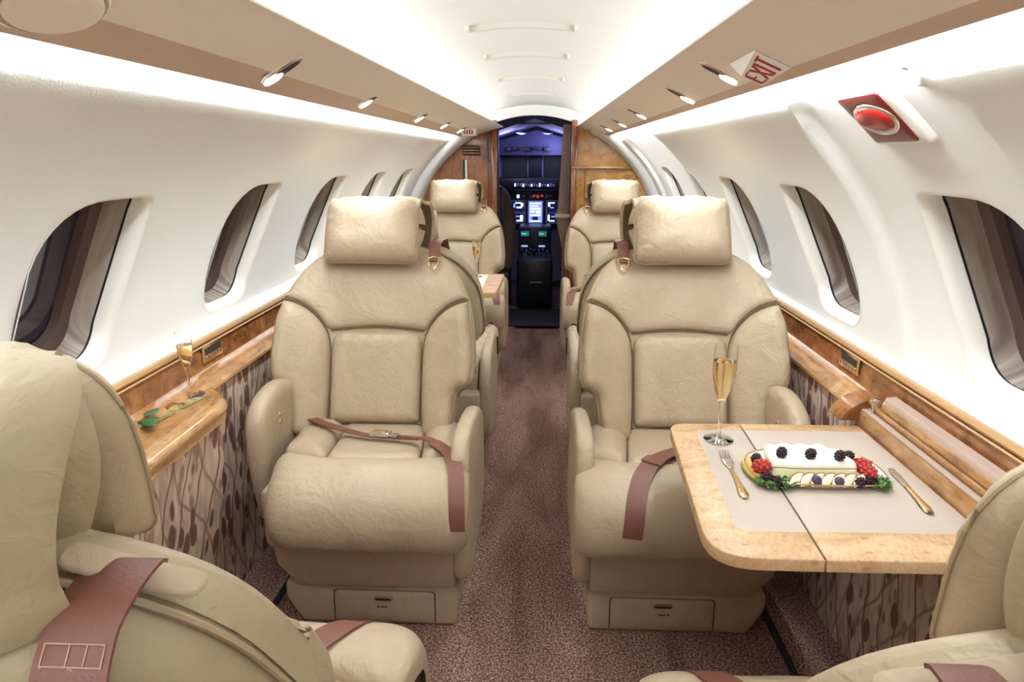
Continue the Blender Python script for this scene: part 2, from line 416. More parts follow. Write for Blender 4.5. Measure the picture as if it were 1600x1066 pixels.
def build_wall(side, name):
    outer = resample([(YA, S0), (YB, S0), (YB, S1), (YA, S1)], 0.08)
    pts = list(outer); faces = [list(range(len(outer)))]; holes = []; edges = []
    for y0 in WIN[side]:
        H = resample(win_outline(y0, y0 + WINW), 0.02); i0 = len(pts); pts += list(H); holes.append(H)
        edges += [(i0 + k, i0 + (k + 1) % len(H)) for k in range(len(H))]
    gx, gy = np.meshgrid(np.arange(YA + 0.02, YB - 0.01, 0.02), np.arange(S0 + 0.025, S1 - 0.01, 0.03)); G = np.stack([gx.ravel(), gy.ravel()], 1)
    ok = np.ones(len(G), bool)
    for H in holes: ok &= ~inside(H, G) & (dist_to(H, G) > 0.012)
    pts += list(G[ok])
    r = delaunay_2d_cdt([Vector(p) for p in pts], edges, faces, 1, 1e-7)
    V = np.array([(v.x, v.y) for v in r[0]]); F = [tuple(f) for f in r[2]]
    cen = np.array([V[list(f)].mean(0) for f in F]); keep = np.ones(len(F), bool)
    for H in holes: keep &= ~inside(H, cen)
    F = [f for f, k in zip(F, keep) if k]
    o = struct(mesh(name, [wall_pt(side, u, v, woff(side, u, v)) for u, v in V], F, M['wall'], recalc=False))
    return o
build_wall(-1, 'wall_left'); build_wall(1, 'wall_right')

def ring_strip(name, rings, mat, parent, cap=False):
    n = len(rings[0]); vs = [v for r in rings for v in r]; fs = []
    for j in range(len(rings) - 1):
        for k in range(n): fs.append((j * n + k, j * n + (k + 1) % n, (j + 1) * n + (k + 1) % n, (j + 1) * n + k))
    if cap: fs.append(tuple((len(rings) - 1) * n + k for k in range(n)))
    return mesh(name, vs, fs, mat, parent, recalc=True)
wn = 0
def wring(side, y0, ins, off): return [wall_pt(side, u, s, off + woff(side, u, s)) for u, s in win_outline(y0, y0 + WINW, ins)]
for side in (-1, 1):
    for y0 in WIN[side]:
        wn += 1
        lip = ring_strip('window_%d' % wn, [wring(side, y0, -0.001, -0.0005), wring(side, y0, 0.004, 0.000), wring(side, y0, 0.010, 0.005), wring(side, y0, 0.014, 0.015), wring(side, y0, 0.016, 0.034)], M['white'], None)
        struct(lip)
        ring_strip('window_gasket', [wring(side, y0, 0.016, 0.033), wring(side, y0, 0.013, 0.036), wring(side, y0, 0.013, 0.042)], M['black'], lip)
        ring_strip('window_liner', [wring(side, y0, 0.013, 0.041), wring(side, y0, 0.016, 0.060), wring(side, y0, 0.021, 0.085)], M['liner'], lip)
        ring_strip('window_frame', [wring(side, y0, 0.021, 0.084), wring(side, y0, 0.040, 0.092), wring(side, y0, 0.043, 0.110)], M['frame_brown'], lip)
        ring_strip('window_pane', [wring(side, y0, 0.040, 0.108), wring(side, y0, 0.040, 0.112)], M['night_glass'], lip, cap=True)

# floor: side floors a little higher than the sunken aisle runner
AL, AR = -0.215, 0.135
fl = struct(sweep_y('floor', [(-0.99, -0.03), (-0.99, 0.0), (AL - 0.01, 0.0), (AL, -0.004), (AL + 0.012, -0.016), (AL + 0.03, -0.018), (AR - 0.03, -0.018), (AR - 0.012, -0.016), (AR, -0.004), (AR + 0.01, 0.0), (0.87, 0.0), (0.87, -0.03)], YA, 7.2, M['carpet'], ny=1))
for i, (x0, x1, ya, yb) in enumerate([(0.655, 0.675, 0.6, 5.0), (-0.80, -0.78, 0.6, 5.0)]):
    struct(box('trim_%d' % (1 + i), (x0, ya, -0.004), (x1, yb, 0.006), M['black'], None, 0.002))

# ceiling dome
dome = spline([(-0.585, 1.505), (-0.46, 1.565), (-0.30, 1.622), (-0.065, 1.650), (0.17, 1.622), (0.33, 1.565), (0.455, 1.505)], 8)
dome_in = [(p[0], p[1]) for p in dome]
struct(sweep_y('ceiling', [(-0.74, 1.465), (-0.66, 1.480)] + dome_in + [(0.53, 1.480), (0.61, 1.465), (0.61, 1.50)] + [(x, z + 0.02) for x, z in dome_in[::-1]] + [(-0.74, 1.50)], YA, YB, M['ceiling'], ny=24))
def dome_z(x):
    for a, b in zip(dome_in, dome_in[1:]):
        if a[0] <= x <= b[0]: return a[1] + (b[1] - a[1]) * (x - a[0]) / (b[0] - a[0])
    return 1.6
# soffits (passenger service panels); the inner edge closes in slightly towards the nose
def soffit(name, edge, brk, inner_a, inner_f):
    s = 1 if edge[0] > 0 else -1
    def prof(y):
        t = (y - 1.2) / 3.9; ix = inner_a[0] + (inner_f[0] - inner_a[0]) * t; iz = inner_a[1]
        return [brk, (ix, iz), (ix + s * 0.001, iz + 0.004), (ix + s * 0.008, iz + 0.006), (brk[0], brk[1] + 0.010)]
    vs = []; fs = []; ys = [YA, 1.2, YB]
    for y in ys: vs += [(x, y, z) for x, z in prof(y)]
    for j in range(2):
        for k in range(5): fs.append((j * 5 + k, j * 5 + (k + 1) % 5, j * 5 + 5 + (k + 1) % 5, j * 5 + 5 + k))
    fs += [(0, 1, 2, 3, 4), (14, 13, 12, 11, 10)]
    sof = struct(mesh(name, vs, fs, M['soffit'], None))
    sweep_y('soffit_edge', [(edge[0] + s * 0.006, edge[1] + 0.008), edge, (brk[0] + s * 0.012, brk[1] - 0.002), brk, (brk[0], brk[1] + 0.009)], YA, YB, M['soffit_lip'], sof)
    return sof
LE, LB = (-0.574, 1.425), (-0.490, 1.445)
RE, RB = (0.437, 1.430), (0.405, 1.440)
soffit('trim_3', LE, LB, (-0.390, 1.500), (-0.296, 1.500)); soffit('trim_4', RE, RB, (0.275, 1.500), (0.235, 1.500))

# side ledges: gold capped burl band, sloping shelf, botanical lower panel
def side_ledge(side, xt, name_i):
    s = side
    band = struct(sweep_y('trim_%d' % name_i, [(xt - s * 0.0, 0.712), (xt + s * 0.05, 0.70), (xt + s * 0.05, 0.80), (xt + s * 0.002, 0.790)], YA, YB, M['burl']))
    sweep_y('cap_rail', [(xt - s * 0.006, 0.789), (xt - s * 0.010, 0.795), (xt - s * 0.006, 0.802), (xt + s * 0.005, 0.804), (xt + s * 0.012, 0.803), (xt + s * 0.012, 0.789)], YA, YB, M['gold_trim'], band)
    sweep_y('wall_fillet', [(xt + s * 0.005, 0.8035), (xt + s * 0.016, 0.816), (xt + s * 0.05, 0.836), (xt + s * 0.05, 0.80)], YA, YB, M['wall'], band)
    sweep_y('bead_rail', [(xt - s * 0.003, 0.777), (xt - s * 0.006, 0.780), (xt - s * 0.003, 0.784), (xt + s * 0.004, 0.784), (xt + s * 0.004, 0.777)], YA, YB, M['gold_trim'], band)
    xs = xt - s * 0.062
    struct(sweep_y('trim_%d' % (name_i + 2), [(xt + s * 0.03, 0.714), (xt, 0.713), (xs + s * 0.012, 0.694), (xs + s * 0.002, 0.688), (xs, 0.681), (xs + s * 0.003, 0.676), (xt + s * 0.03, 0.676)], YA, YB, M['shelf_wood']))
    struct(sweep_y('baseboard_%s' % ('left' if s < 0 else 'right'), [(xs + s * 0.012, 0.677), (xs + s * 0.030, 0.30), (xs + s * 0.04, 0.0), (xs + s * 0.08, 0.0), (xs + s * 0.08, 0.677)], YA, YB, M['botanic'], smooth=False))
    return band
bandL = side_ledge(-1, -0.958, 5); bandR = side_ledge(1, 0.846, 6)
# aft end wall (behind the camera)
struct(box('wall_aft', (-1.05, YA - 0.04, -0.03), (0.95, YA, 1.68), M['wall'], None, 0.0))

# ------------------------------------------------------------------ seats
# local frame: x = aisle side (+), y = backwards (front is -y), z up, origin on the floor under the backrest hinge
def make_seat(mir, rec, name, label, group, belt_style, hd=0.0, pxo=0.0, adrop=0.0, hz=0.0):
    root = empty(name, (0, 0, 0), label, 'seat', group)
    ca = math.sqrt(1 - rec * rec); T = np.array([0, rec, ca]); Nn = np.array([0, -ca, rec]); H0 = np.array([0, 0.0, 0.45 - hz])
    def fwd(u, v):
        wv = max(0.0, abs(u) - 0.12); a = 0.85 * wv ** 1.45 * max(0.0, min(1.0, (0.60 - v) / 0.25))
        return a - 1.1 * max(0.0, v - 0.47) ** 1.7
    def B(u, v, h):
        p = H0 + T * v + Nn * (h + fwd(u, v)) + np.array([u, 0, 0]); return (p[0] * mir, p[1], p[2])
    sil_r = [(0.250, -0.03), (0.258, 0.06), (0.266, 0.118), (0.283, 0.136), (0.308, 0.150), (0.318, 0.185), (0.317, 0.26), (0.309, 0.345), (0.293, 0.42), (0.262, 0.495), (0.212, 0.562), (0.13, 0.607), (0.0, 0.622)]
    sil = sil_r + [(-x, y) for x, y in sil_r[-2::-1]]
    sil = [tuple(p) for p in spline(sil, 3)]
    # shell (rounded back)
    def back_mod(u, v, h): return B(u, v, h if h >= 0 else h * (1 - 0.35 * max(0, v - 0.3)))
    shell = puff('backrest', sil, 0.004, 0.01, back_mod, M['leather_back'], root, res=0.025, two=None, back=0.055)
    puff('rear_panel', sil, -0.145, 0.05, lambda u, v, h: B(u, v, h - 0.004), M['leather_back'], shell, res=0.028, back=0.0)
    # piping around the shell
    off = [(x * 1.0, y) for x, y in sil]
    tube('piping', [B(x, y, -0.062) for x, y in off[2:-2]], 0.0042, M['piping'], shell, seg=6)
    sh = 0.002
    seamR = spline([(0.298, 0.415), (0.262, 0.408), (0.222, 0.388), (0.184, 0.352), (0.158, 0.305), (0.150, 0.250)], 4)
    # upper panel
    top = [p for p in sil if p[1] > 0.425]
    up_poly = [(0.294, 0.424)] + [p for p in top if p[0] > 0 or p[1] > 0.5 or p[0] < 0] + [(-0.294, 0.424)]
    up_poly = [(x * 0.985, y * 0.992) for x, y in top] 
    lowr = [(p[0] - 0.0, p[1] + 0.006) for p in seamR if p[1] > 0.316]
    mid = spline([(-0.150, 0.322), (-0.07, 0.331), (0.0, 0.334), (0.07, 0.331), (0.150, 0.322)], 4)
    poly = [(x * 0.985, y * 0.992) for x, y in top] + [(-x, y) for x, y in lowr] + [tuple(q) for q in mid] + [(x, y) for x, y in lowr[::-1]]
    def wr_up(u, v, d): return 0.0022 * math.sin(u * 22 + v * 9) * math.sin(v * 17 + u * 6)
    puff('upper_panel', poly, 0.024, 0.030, B, M['leather'], root, res=0.018, back=0.0, mod=wr_up, power=2.6)
    # side bolsters
    rsil = [p for p in sil if p[0] > 0 and p[1] < 0.412]
    for s in (1, -1):
        poly = [(x * 0.985, max(y, -0.02)) for x, y in rsil] + [(x, y - 0.004) for x, y in [tuple(q) for q in seamR]] + [(0.150, 0.10), (0.153, -0.02)]
        poly = [(s * x, y) for x, y in poly]
        def wr_b(u, v, d): return 0.0016 * math.sin(v * 60 + u * 20) * math.exp(-d / 0.05) + 0.002 * math.sin(v * 13 + u * 7)
        puff('side_bolster', poly, 0.052, 0.046, B, M['leather'], root, res=0.016, back=0.0, mod=wr_b, power=2.4)
    # centre panel with gathered top
    cp = round_poly([(-0.146, 0.024, 0.02), (0.146, 0.024, 0.02), (0.148, 0.318, 0.05), (-0.148, 0.318, 0.05)], 0.03, 5)
    def pleat(u, v, d):
        t = max(0.0, min(1.0, (v - 0.19) / 0.10)) * math.exp(-max(0, 0.31 - v) / 0.05)
        a = -0.0062 * t * (abs(math.sin(u * 62 + 0.9 * math.sin(v * 30))) ** 0.6)
        t2 = max(0.0, min(1.0, (0.10 - v) / 0.08)); return a - 0.002 * t2 * abs(math.sin(u * 40 + v * 25)) + 0.006 * math.cos(u * 9) - 0.004
    puff('back_cushion', cp, 0.038, 0.028, B, M['leather'], root, res=0.011, back=0.0, mod=pleat)
    puff('lumbar_strip', round_poly([(-0.145, -0.02), (0.145, -0.02), (0.145, 0.018), (-0.145, 0.018)], 0.006), 0.022, 0.018, B, M['leather'], root, res=0.02, back=0.0)
    seam_m = M['seam']
    sj = [(p[0], p[1] + 0.001) for p in seamR]
    for s in (1, -1): tube('seam', [B(s * x, y, 0.009) for x, y in sj] + [B(s * 0.1495, y, 0.009) for y in (0.20, 0.15, 0.10, 0.05, 0.0)], 0.0026, seam_m, root, 6)
    tube('seam', [B(x, y - 0.002, 0.009) for x, y in mid], 0.0026, seam_m, root, 6)
    tube('seam', [B(x, 0.020, 0.009) for x in np.linspace(-0.148, 0.148, 12)], 0.0022, seam_m, root, 6)
    # headrest pillow
    rng = random.Random(3)
    kr = 0.105 if belt_style == 'back' else 0.042
    pc = round_poly([(-0.152, 0.545, 0.03), (0.149, 0.543, 0.03), (0.146, 0.752, kr), (-0.148, 0.758, kr)], 0.04, 8)
    def pil(u, v, d):
        e = max(abs(u) - 0.085, 0) / 0.065; cr = math.exp(-d / 0.045)
        a = -0.017 * e * cr * abs(math.sin(v * 75 + u * 40 + 1.5 * math.sin(v * 30))) ** 0.6
        c = max(0, 0.60 - v) / 0.06; a -= 0.010 * c * cr * abs(math.sin(u * 60 + v * 30)) ** 0.7; c2 = max(0, v - 0.70) / 0.05; a -= 0.008 * c2 * cr * abs(math.sin(u * 50 - v * 40)) ** 0.7
        if belt_style == 'back': a -= 0.020 * abs(math.sin(u * 28 + v * 16 + 1.2 * math.sin(v * 26))) ** 0.5
        return a + 0.0025 * math.sin(u * 26 + v * 11) * math.sin(v * 31)
    def PB(u, v, h):
        # pillow hangs in front of the top, following a soft bow
        p = H0 + T * (v - hd) + Nn * (h + 0.060 - 0.25 * u * u - 0.10 * max(0, v - 0.62)) + np.array([u + pxo, 0, 0]); return (p[0] * mir, p[1], p[2])
    head = puff('headrest_pillow', pc, 0.056, 0.088, PB, M['leather'], root, res=0.010, two=0.050, mod=pil, power=2.3)
    eps = [PB(x, y, 0.0) for x, y in resample(pc, 0.02)]
    tube('pillow_piping', eps, 0.0028, M['piping'], head, seg=6, closed=True)
    # cover flap over the top and down the back (in the side plane)
    fl_path = spline([(-0.020, 0.742, 0.0), (0.0, 0.768, 0.0), (0.045, 0.782, 0), (0.098, 0.768, 0), (0.140, 0.725, 0), (0.158, 0.650, 0), (0.160, 0.570, 0), (0.152, 0.535, 0)], 6)  # (behind, v)
    if belt_style == 'back': fl_path = [np.array((q[0], max(q[1], 0) if q[1] > 0.72 else 0.72 - (0.72 - q[1]) * 0.72, 0)) for q in fl_path]
    nu = 56; vs = []; fs = []
    arc = [0.0]
    for i in range(1, len(fl_path)): arc.append(arc[-1] + float(np.linalg.norm(fl_path[i] - fl_path[i - 1])))
    for i, q in enumerate(fl_path):
        t = arc[i] / arc[-1]
        for k in range(nu + 1):
            a = k / nu * 2 - 1; hw = 0.150 + 0.022 * math.sin(min(1, t * 1.15) * PI) ; hw = (hw if t > 0.25 else 0.146 + 0.012 * t) + (0.022 * min(1, t * 2.2) - 0.045 * max(0, 1 - t * 2.6) if belt_style == 'back' else 0)
            u = a * hw
            edge = max(0, abs(a) - 0.72) / 0.28
            dr = -0.030 * edge ** 2 * (0.4 + t)                     # side edges turned forwards
            seam = -0.010 * math.exp(-((a - 0.18) / 0.035) ** 2) * min(1, t * 3)
            fold = 0.012 * math.sin(a * 7.5 + t * 5.5) * math.sin(t * PI) + 0.008 * math.sin(a * 13 - t * 9) * t - sum(w_ * math.exp(-((a - c0_ - c1_ * t) / 0.05) ** 2) for c0_, c1_, w_ in ((0.84, -0.40, 0.022), (0.42, 0.15, 0.018), (-0.05, 0.40, 0.016), (-0.45, 0.10, 0.016), (-0.80, 0.20, 0.020))) * math.sin(min(1, t * 1.2) * PI * 0.9)
            d = q[0] + dr + seam + fold; v = q[1] - 0.012 * edge - hd; u += pxo
            p = H0 + T * v - Nn * d + np.array([u, 0, 0]); vs.append((p[0] * mir, p[1], p[2]))
    for i in range(len(fl_path) - 1):
        for k in range(nu): a = i * (nu + 1) + k; fs.append((a, a + 1, a + nu + 2, a + nu + 1))
    flap = mesh('headrest_cover', vs, fs, M['leather_back'], root)
    if belt_style == 'back': tube('cover_seam', [tuple(Vector(vs[i * (nu + 1) + int(nu * 0.60)]) + Vector((0, 0.007, 0.002))) for i in range(8, len(fl_path))], 0.0022, M['seam'], flap, 6)
    sm = flap.modifiers.new('s', 'SOLIDIFY'); sm.thickness = 0.012; sm.offset = 0
    bv = flap.modifiers.new('b', 'BEVEL'); bv.width = 0.004; bv.segments = 2; bv.limit_method = 'ANGLE'
    # gathered side folds between cover and pillow (aisle side and window side)
    for s in (1, -1):
        for j, (dv, dd, rr) in enumerate([(0.0, 0.0, 0.040), (0.0, 0.055, 0.034)]):
            pts = []; rad = []
            for i in range(13):
                t = i / 12; v = 0.752 - 0.185 * t - 0.02 * j; back = 0.018 + dd + 0.012 * math.sin(t * PI)
                u = s * (0.108 - 0.010 * j + 0.010 * math.sin(t * 5 + j * 2)); p = H0 + T * (v - hd) - Nn * back + np.array([u + pxo, 0, 0])
                pts.append((p[0] * mir, p[1], p[2])); rad.append(rr * (0.35 + 0.65 * math.sin(min(1, 0.12 + t) * PI * 0.88) ** 0.6))
            tube('side_fold', pts, rad, M['leather_back'], head, seg=14)
    # shoulder belt tab with ring, slot plate and strap down the back
    pts = [B(0.178, v, h) for v, h in ((0.640, -0.02), (0.632, 0.0), (0.618, 0.022), (0.600, 0.032), (0.575, 0.034), (0.548, 0.034))]
    if belt_style != 'back':
        ribbon('shoulder_belt', pts, [tuple(np.array([0, -0.5, 0.8]))] * 6, 0.036, 0.003, M['strap'], root, sides=(1, 0, 0))
        ring = [B(0.178 + 0.017 * a, 0.545 + c, 0.036) for a, c in ((-1, 0.012), (-0.9, -0.008), (-0.45, -0.024), (0, -0.031), (0.45, -0.024), (0.9, -0.008), (1, 0.012), (0, 0.016))]
        tube('belt_ring', ring, 0.0032, M['gold'], root, seg=8, closed=True)
    else:
        # escutcheon on the shoulder top and wide strap hanging down the rear
        def SP(u, hb, lift):   # point over the shoulder: hb = distance behind the front face
            vv = 0.622 - 0.55 * max(0, abs(u) - 0.13) ** 1.0; k = min(1, max(0, hb / 0.13))
            p = H0 + T * (vv + 0.004 + lift - 0.030 * k ** 3) - Nn * (hb - fwd(u, vv)) + np.array([u, 0, 0]); return (p[0] * mir, p[1], p[2])
        plate = round_poly([(0.150, 0.022), (0.250, 0.022), (0.250, 0.054), (0.150, 0.054)], 0.012, 5)
        puff('belt_escutcheon', plate, 0.006, 0.006, lambda u, v, h: SP(u, v, 0.001 + h * 0.5), M['plastic'], root, res=0.012, back=0.004)
        pp = [SP(0.196, d, l) for d, l in ((0.030, 0.002), (0.038, 0.007), (0.062, 0.009), (0.085, 0.009), (0.110, 0.006))]
        for i in range(1, 9):
            p = H0 + T * (0.605 - 0.055 * i) - Nn * (0.150 - fwd(0.196, 0.6 - 0.055 * i) + 0.012) + np.array([0.196 + 0.011 * i, 0, 0]); pp.append((p[0] * mir, p[1], p[2]))
        sp = [tuple(q) for q in spline(pp, 4)]
        stp = ribbon('shoulder_belt', sp, (0, 0, 1), 0.060, 0.0035, M['strap'], root, sides=(1, 0, 0))
        bm = bmesh.new()
        spa = [np.array(q) for q in sp]; ac = [0.0]
        for i in range(1, len(spa)): ac.append(ac[-1] + float(np.linalg.norm(spa[i] - spa[i - 1])))
        def on(u, t):  # point on the strap, t metres after it leaves the slot
            q = ac[14] + t - 0.026; p = np.array([np.interp(q, ac, [v[k] for v in spa]) for k in range(3)]); p2 = np.array([np.interp(q + 0.006, ac, [v[k] for v in spa]) for k in range(3)])
            n = np.cross([1, 0, 0], p2 - p); n /= np.linalg.norm(n); n = n if n[1] > 0 else -n
            p = p + n * 0.0042; return (p[0] + u * mir, p[1], p[2])
        for a, c in (((-0.024, 0.045), (0.024, 0.045)), ((-0.024, 0.062), (0.024, 0.062)), ((-0.024, 0.045), (-0.024, 0.062)), ((0.024, 0.045), (0.024, 0.062)), ((-0.004, 0.045), (-0.004, 0.062)), ((0.010, 0.045), (0.010, 0.062)),
                     ((-0.024, 0.062), (0.024, 0.13)), ((0.024, 0.062), (-0.024, 0.13)), ((-0.024, 0.062), (-0.024, 0.13)), ((0.024, 0.062), (0.024, 0.13)), ((0.0, 0.062), (0.024, 0.095)), ((0.0, 0.062), (-0.024, 0.095))):
            tube('x', [on(*a), on(*c)], 0.0007, None, seg=5, bm_in=bm)
        from_bm('stitching', bm, M['thread'], stp)
    # ---- seat cushion on a path (y,z)
    path = spline([(0.02, 0.452), (-0.12, 0.462), (-0.26, 0.482), (-0.36, 0.494), (-0.425, 0.482), (-0.468, 0.448), (-0.484, 0.400), (-0.478, 0.360), (-0.458, 0.333), (-0.43, 0.322)], 8)
    A = [0.0]
    for i in range(1, len(path)): A.append(A[-1] + float(np.linalg.norm(path[i] - path[i - 1])))
    A = np.array(A); PY = np.array([p[0] for p in path]); PZ = np.array([p[1] - 0.5 * hz for p in path])
    TY = np.gradient(PY, A); TZ = np.gradient(PZ, A)
    def K(u, s, h):
        s = max(0.0, min(A[-1], s)); y = np.interp(s, A, PY); z = np.interp(s, A, PZ); ty = np.interp(s, A, TY); tz = np.interp(s, A, TZ)
        q = math.hypot(ty, tz); ny, nz = tz / q, -ty / q        # outward (up / forward)
        c = 0.030 + 0.055 * min(1, s / 0.45)
        e = max(0, abs(u) - 0.17) / 0.10                        # corners fall back a little
        return ((u + c) * mir, y + ny * h + 0.028 * e * e * min(1, max(0, s - 0.25) / 0.15), z + nz * h)
    SE = float(A[-1]); sT = 0.335
    front = round_poly([(-0.262, sT - 0.012, 0.05), (-0.13, sT + 0.012, 0.03), (0.13, sT + 0.012, 0.03), (0.262, sT - 0.03, 0.05), (0.262, SE - 0.004, 0.04), (-0.262, SE - 0.004, 0.04)], 0.04, 5)
    def wr_f(u, s, d): return 0.0022 * math.sin(u * 30 + s * 12) * math.sin(s * 25 - u * 8) - 0.003 * math.exp(-d / 0.02) * abs(math.sin(u * 55 + s * 50)) ** 0.7
    puff('seat_cushion', front, 0.030, 0.050, K, M['leather'], root, res=0.014, back=0.03, mod=wr_f)
    puff('cushion_insert', round_poly([(-0.128, 0.0), (0.128, 0.0), (0.130, sT + 0.008), (-0.130, sT + 0.008)], 0.02, 4), 0.022, 0.035, K, M['leather'], root, res=0.015, back=0.03)
    for s in (1, -1):
        puff('thigh_bolster', [(s * x, y) for x, y in round_poly([(0.132, 0.0), (0.262, 0.0), (0.262, sT - 0.036), (0.132, sT + 0.006)], 0.035, 5)], 0.040, 0.06, K, M['leather'], root, res=0.013, back=0.03, mod=wr_f)
    # cushion pan, skirt, base with drawer
    bm = bmesh.new(); add_box(bm, (-0.205, -0.42, 0.285), (0.29, 0.06, 0.452), 0.015, 3)
    bmesh.ops.scale(bm, vec=(mir, 1, 1), verts=bm.verts); from_bm('seat_pan', bm, M['leather'], root)
    def prism(name, loop, y0, y1, mat, bev, yt=None, inx=0.0):
        bm = bmesh.new(); f = [bm.verts.new((x * mir, y0 + (yt(z) if yt else 0), z)) for x, z in loop]; g = [bm.verts.new((x * mir, y1, z)) for x, z in loop]
        bm.faces.new(f); bm.faces.new(g[::-1]); n = len(loop)
        for i in range(n): bm.faces.new((f[i], f[(i + 1) % n], g[(i + 1) % n], g[i]))
        bmesh.ops.bevel(bm, geom=list(bm.edges), offset=bev, segments=3, profile=0.5, affect='EDGES'); return from_bm(name, bm, mat, root)
    prism('skirt_panel', [(-0.190, 0.320), (0.300, 0.320), (0.298, 0.143), (-0.145, 0.138), (-0.190, 0.215)], -0.415, 0.12, M['plastic'], 0.008, yt=lambda z: (0.30 - z) * 0.25)
    base = prism('seat_base', [(-0.150, 0.0), (0.296, 0.0), (0.302, 0.128), (-0.195, 0.128), (-0.195, 0.075)], -0.345, 0.16, M['plastic'], 0.014, yt=lambda z: -(0.142 - z) * 0.06)
    dr = round_poly([(-0.052, 0.012, 0.004), (0.235, 0.012, 0.004), (0.235, 0.108, 0.012), (-0.052, 0.108, 0.012)], 0.01, 4)
    gp = [(x * 1.02 - 0.002, y * 1.02 - 0.001) for x, y in dr]
    yb = lambda z: -0.345 - (0.142 - z) * 0.06
    puff('drawer_gap', gp, 0.0010, 0.004, lambda u, v, h: (u * mir, yb(v) - h + 0.0, v), M['dark'], base, res=0.03, back=0.0)
    puff('drawer', dr, 0.0045, 0.004, lambda u, v, h: (u * mir, yb(v) - h, v), M['plastic'], root, res=0.03, back=0.0)
    puff('drawer_pull', round_poly([(0.062, 0.081), (0.117, 0.081), (0.117, 0.094), (0.062, 0.094)], 0.006, 4), 0.004, 0.003, lambda u, v, h: (u * mir, yb(v) - h - 0.0045, v), M['gold'], root, res=0.01, back=0.0)
    puff('pull_recess', round_poly([(0.068, 0.0825), (0.111, 0.0825), (0.111, 0.0885), (0.068, 0.0885)], 0.003, 3), 0.0006, 0.002, lambda u, v, h: (u * mir, yb(v) - h - 0.0086, v), M['dark'], root, res=0.01, back=0.0)
    for x0 in (0.070, 0.082, 0.091): box('drawer_mark', (min((x0) * mir, (x0 + 0.008) * mir), yb(0.06) - 0.0055, 0.058), (max(x0 * mir, (x0 + 0.008) * mir), yb(0.06) - 0.004, 0.0615), M['dark'], root, 0)
    # armrests
    def arm(x, th, loop, nm='armrest'):
        lp = [tuple(q) for q in spline(loop, 4, closed=True)]
        return puff(nm, lp, th, th * 1.0, lambda u, v, h: ((x + h) * mir, u, v), M['leather'], root, res=0.02, two=th, power=2.4)
    arm(0.318, 0.025, [(x, z - 0.045 - adrop) for x, z in [(-0.40, 0.26), (-0.405, 0.40), (-0.395, 0.54), (-0.36, 0.612), (-0.30, 0.628), (-0.15, 0.618), (0.0, 0.585), (0.075, 0.52), (0.095, 0.40), (0.08, 0.27), (0.0, 0.215), (-0.20, 0.205), (-0.35, 0.205)]])
    arm(-0.272, 0.028, [(-0.22, 0.24), (-0.27, 0.36), (-0.285, 0.52), (-0.26, 0.600), (-0.19, 0.640), (-0.08, 0.645), (0.02, 0.60), (0.06, 0.50), (0.05, 0.30), (-0.08, 0.20)])
    for dz in (0.0, 0.024):
        lathe('arm_button', [(0, 0.004), (0.005, 0.0035), (0.008, 0.001), (0.0085, 0)], M['gold'], root, 14, M4=Matrix.Translation((mir * (-0.2435), -0.15, 0.56 - dz)) @ Matrix.Rotation(mir * PI / 2, 4, 'Y'))
    # lap belts
    def lap(pl, w, nm='lap_belt', lift=0.032):
        q = spline([(a, b_, c) for a, b_, c in pl], 6); P3 = [K(a, b_, c) for a, b_, c in q]; ups = []
        for a, b_, c in q:
            p1 = np.array(K(a, b_, c)); p2 = np.array(K(a, b_, c + 0.01)); ups.append(tuple(p2 - p1))
        return ribbon(nm, P3, ups, w, 0.003, M['strap'], root)
    if belt_style == 'buckled':
        lap([(-0.235, 0.05, 0.045), (-0.20, 0.10, 0.050), (-0.13, 0.15, 0.045), (-0.05, 0.185, 0.036), (0.01, 0.20, 0.034), (0.08, 0.22, 0.036), (0.125, 0.24, 0.040)], 0.030)
        lap([(0.04, 0.20, 0.037), (0.10, 0.225, 0.040), (0.15, 0.255, 0.044), (0.185, 0.30, 0.038), (0.212, 0.36, 0.036), (0.228, 0.43, 0.036), (0.238, 0.50, 0.034), (0.240, 0.56, 0.030)], [0.022] * 9 + [0.028] * 6 + [0.040] * 28)
        c0 = np.array(K(-0.01, 0.198, 0.038)); c1 = np.array(K(0.06, 0.213, 0.040)); ax = c1 - c0; ax /= np.linalg.norm(ax)
        up = np.array(K(0.02, 0.2, 0.05)) - np.array(K(0.02, 0.2, 0.04)); up /= np.linalg.norm(up); sd = np.cross(up, ax)
        M4 = Matrix(((ax[0], sd[0], up[0], c0[0]), (ax[1], sd[1], up[1], c0[1]), (ax[2], sd[2], up[2], c0[2]), (0, 0, 0, 1)))
        bk = box('buckle', (-0.012, -0.018, 0), (0.050, 0.018, 0.013), M['silver'], root, 0.004, 3, M4)
        box('buckle_plate', (0.0, -0.013, 0.0125), (0.036, 0.013, 0.0155), M['gold'], bk, 0.002, 2, M4)
        tube('buckle_frame', [tuple(M4 @ Vector(p)) for p in ((0.05, -0.015, 0.006), (0.072, -0.015, 0.005), (0.072, 0.015, 0.005), (0.05, 0.015, 0.006))], 0.003, M['silver'], bk, 6, closed=True)
    elif belt_style == 'draped':
        lap([(-0.06, 0.22, 0.030), (-0.02, 0.275, 0.034), (0.03, 0.33, 0.034), (0.075, 0.40, 0.034), (0.11, 0.48, 0.034), (0.125, 0.56, 0.030)], 0.048)
        k = lap([(0.052, 0.362, 0.0375), (0.062, 0.378, 0.0375), (0.072, 0.394, 0.0375)], 0.056, 'belt_keeper')
    elif belt_style == 'far':
        lap([(0.14, 0.10, 0.040), (0.15, 0.20, 0.044), (0.17, 0.28, 0.040), (0.20, 0.36, 0.034), (0.21, 0.44, 0.032), (0.215, 0.5, 0.03)], 0.045)
    elif belt_style == 'back':
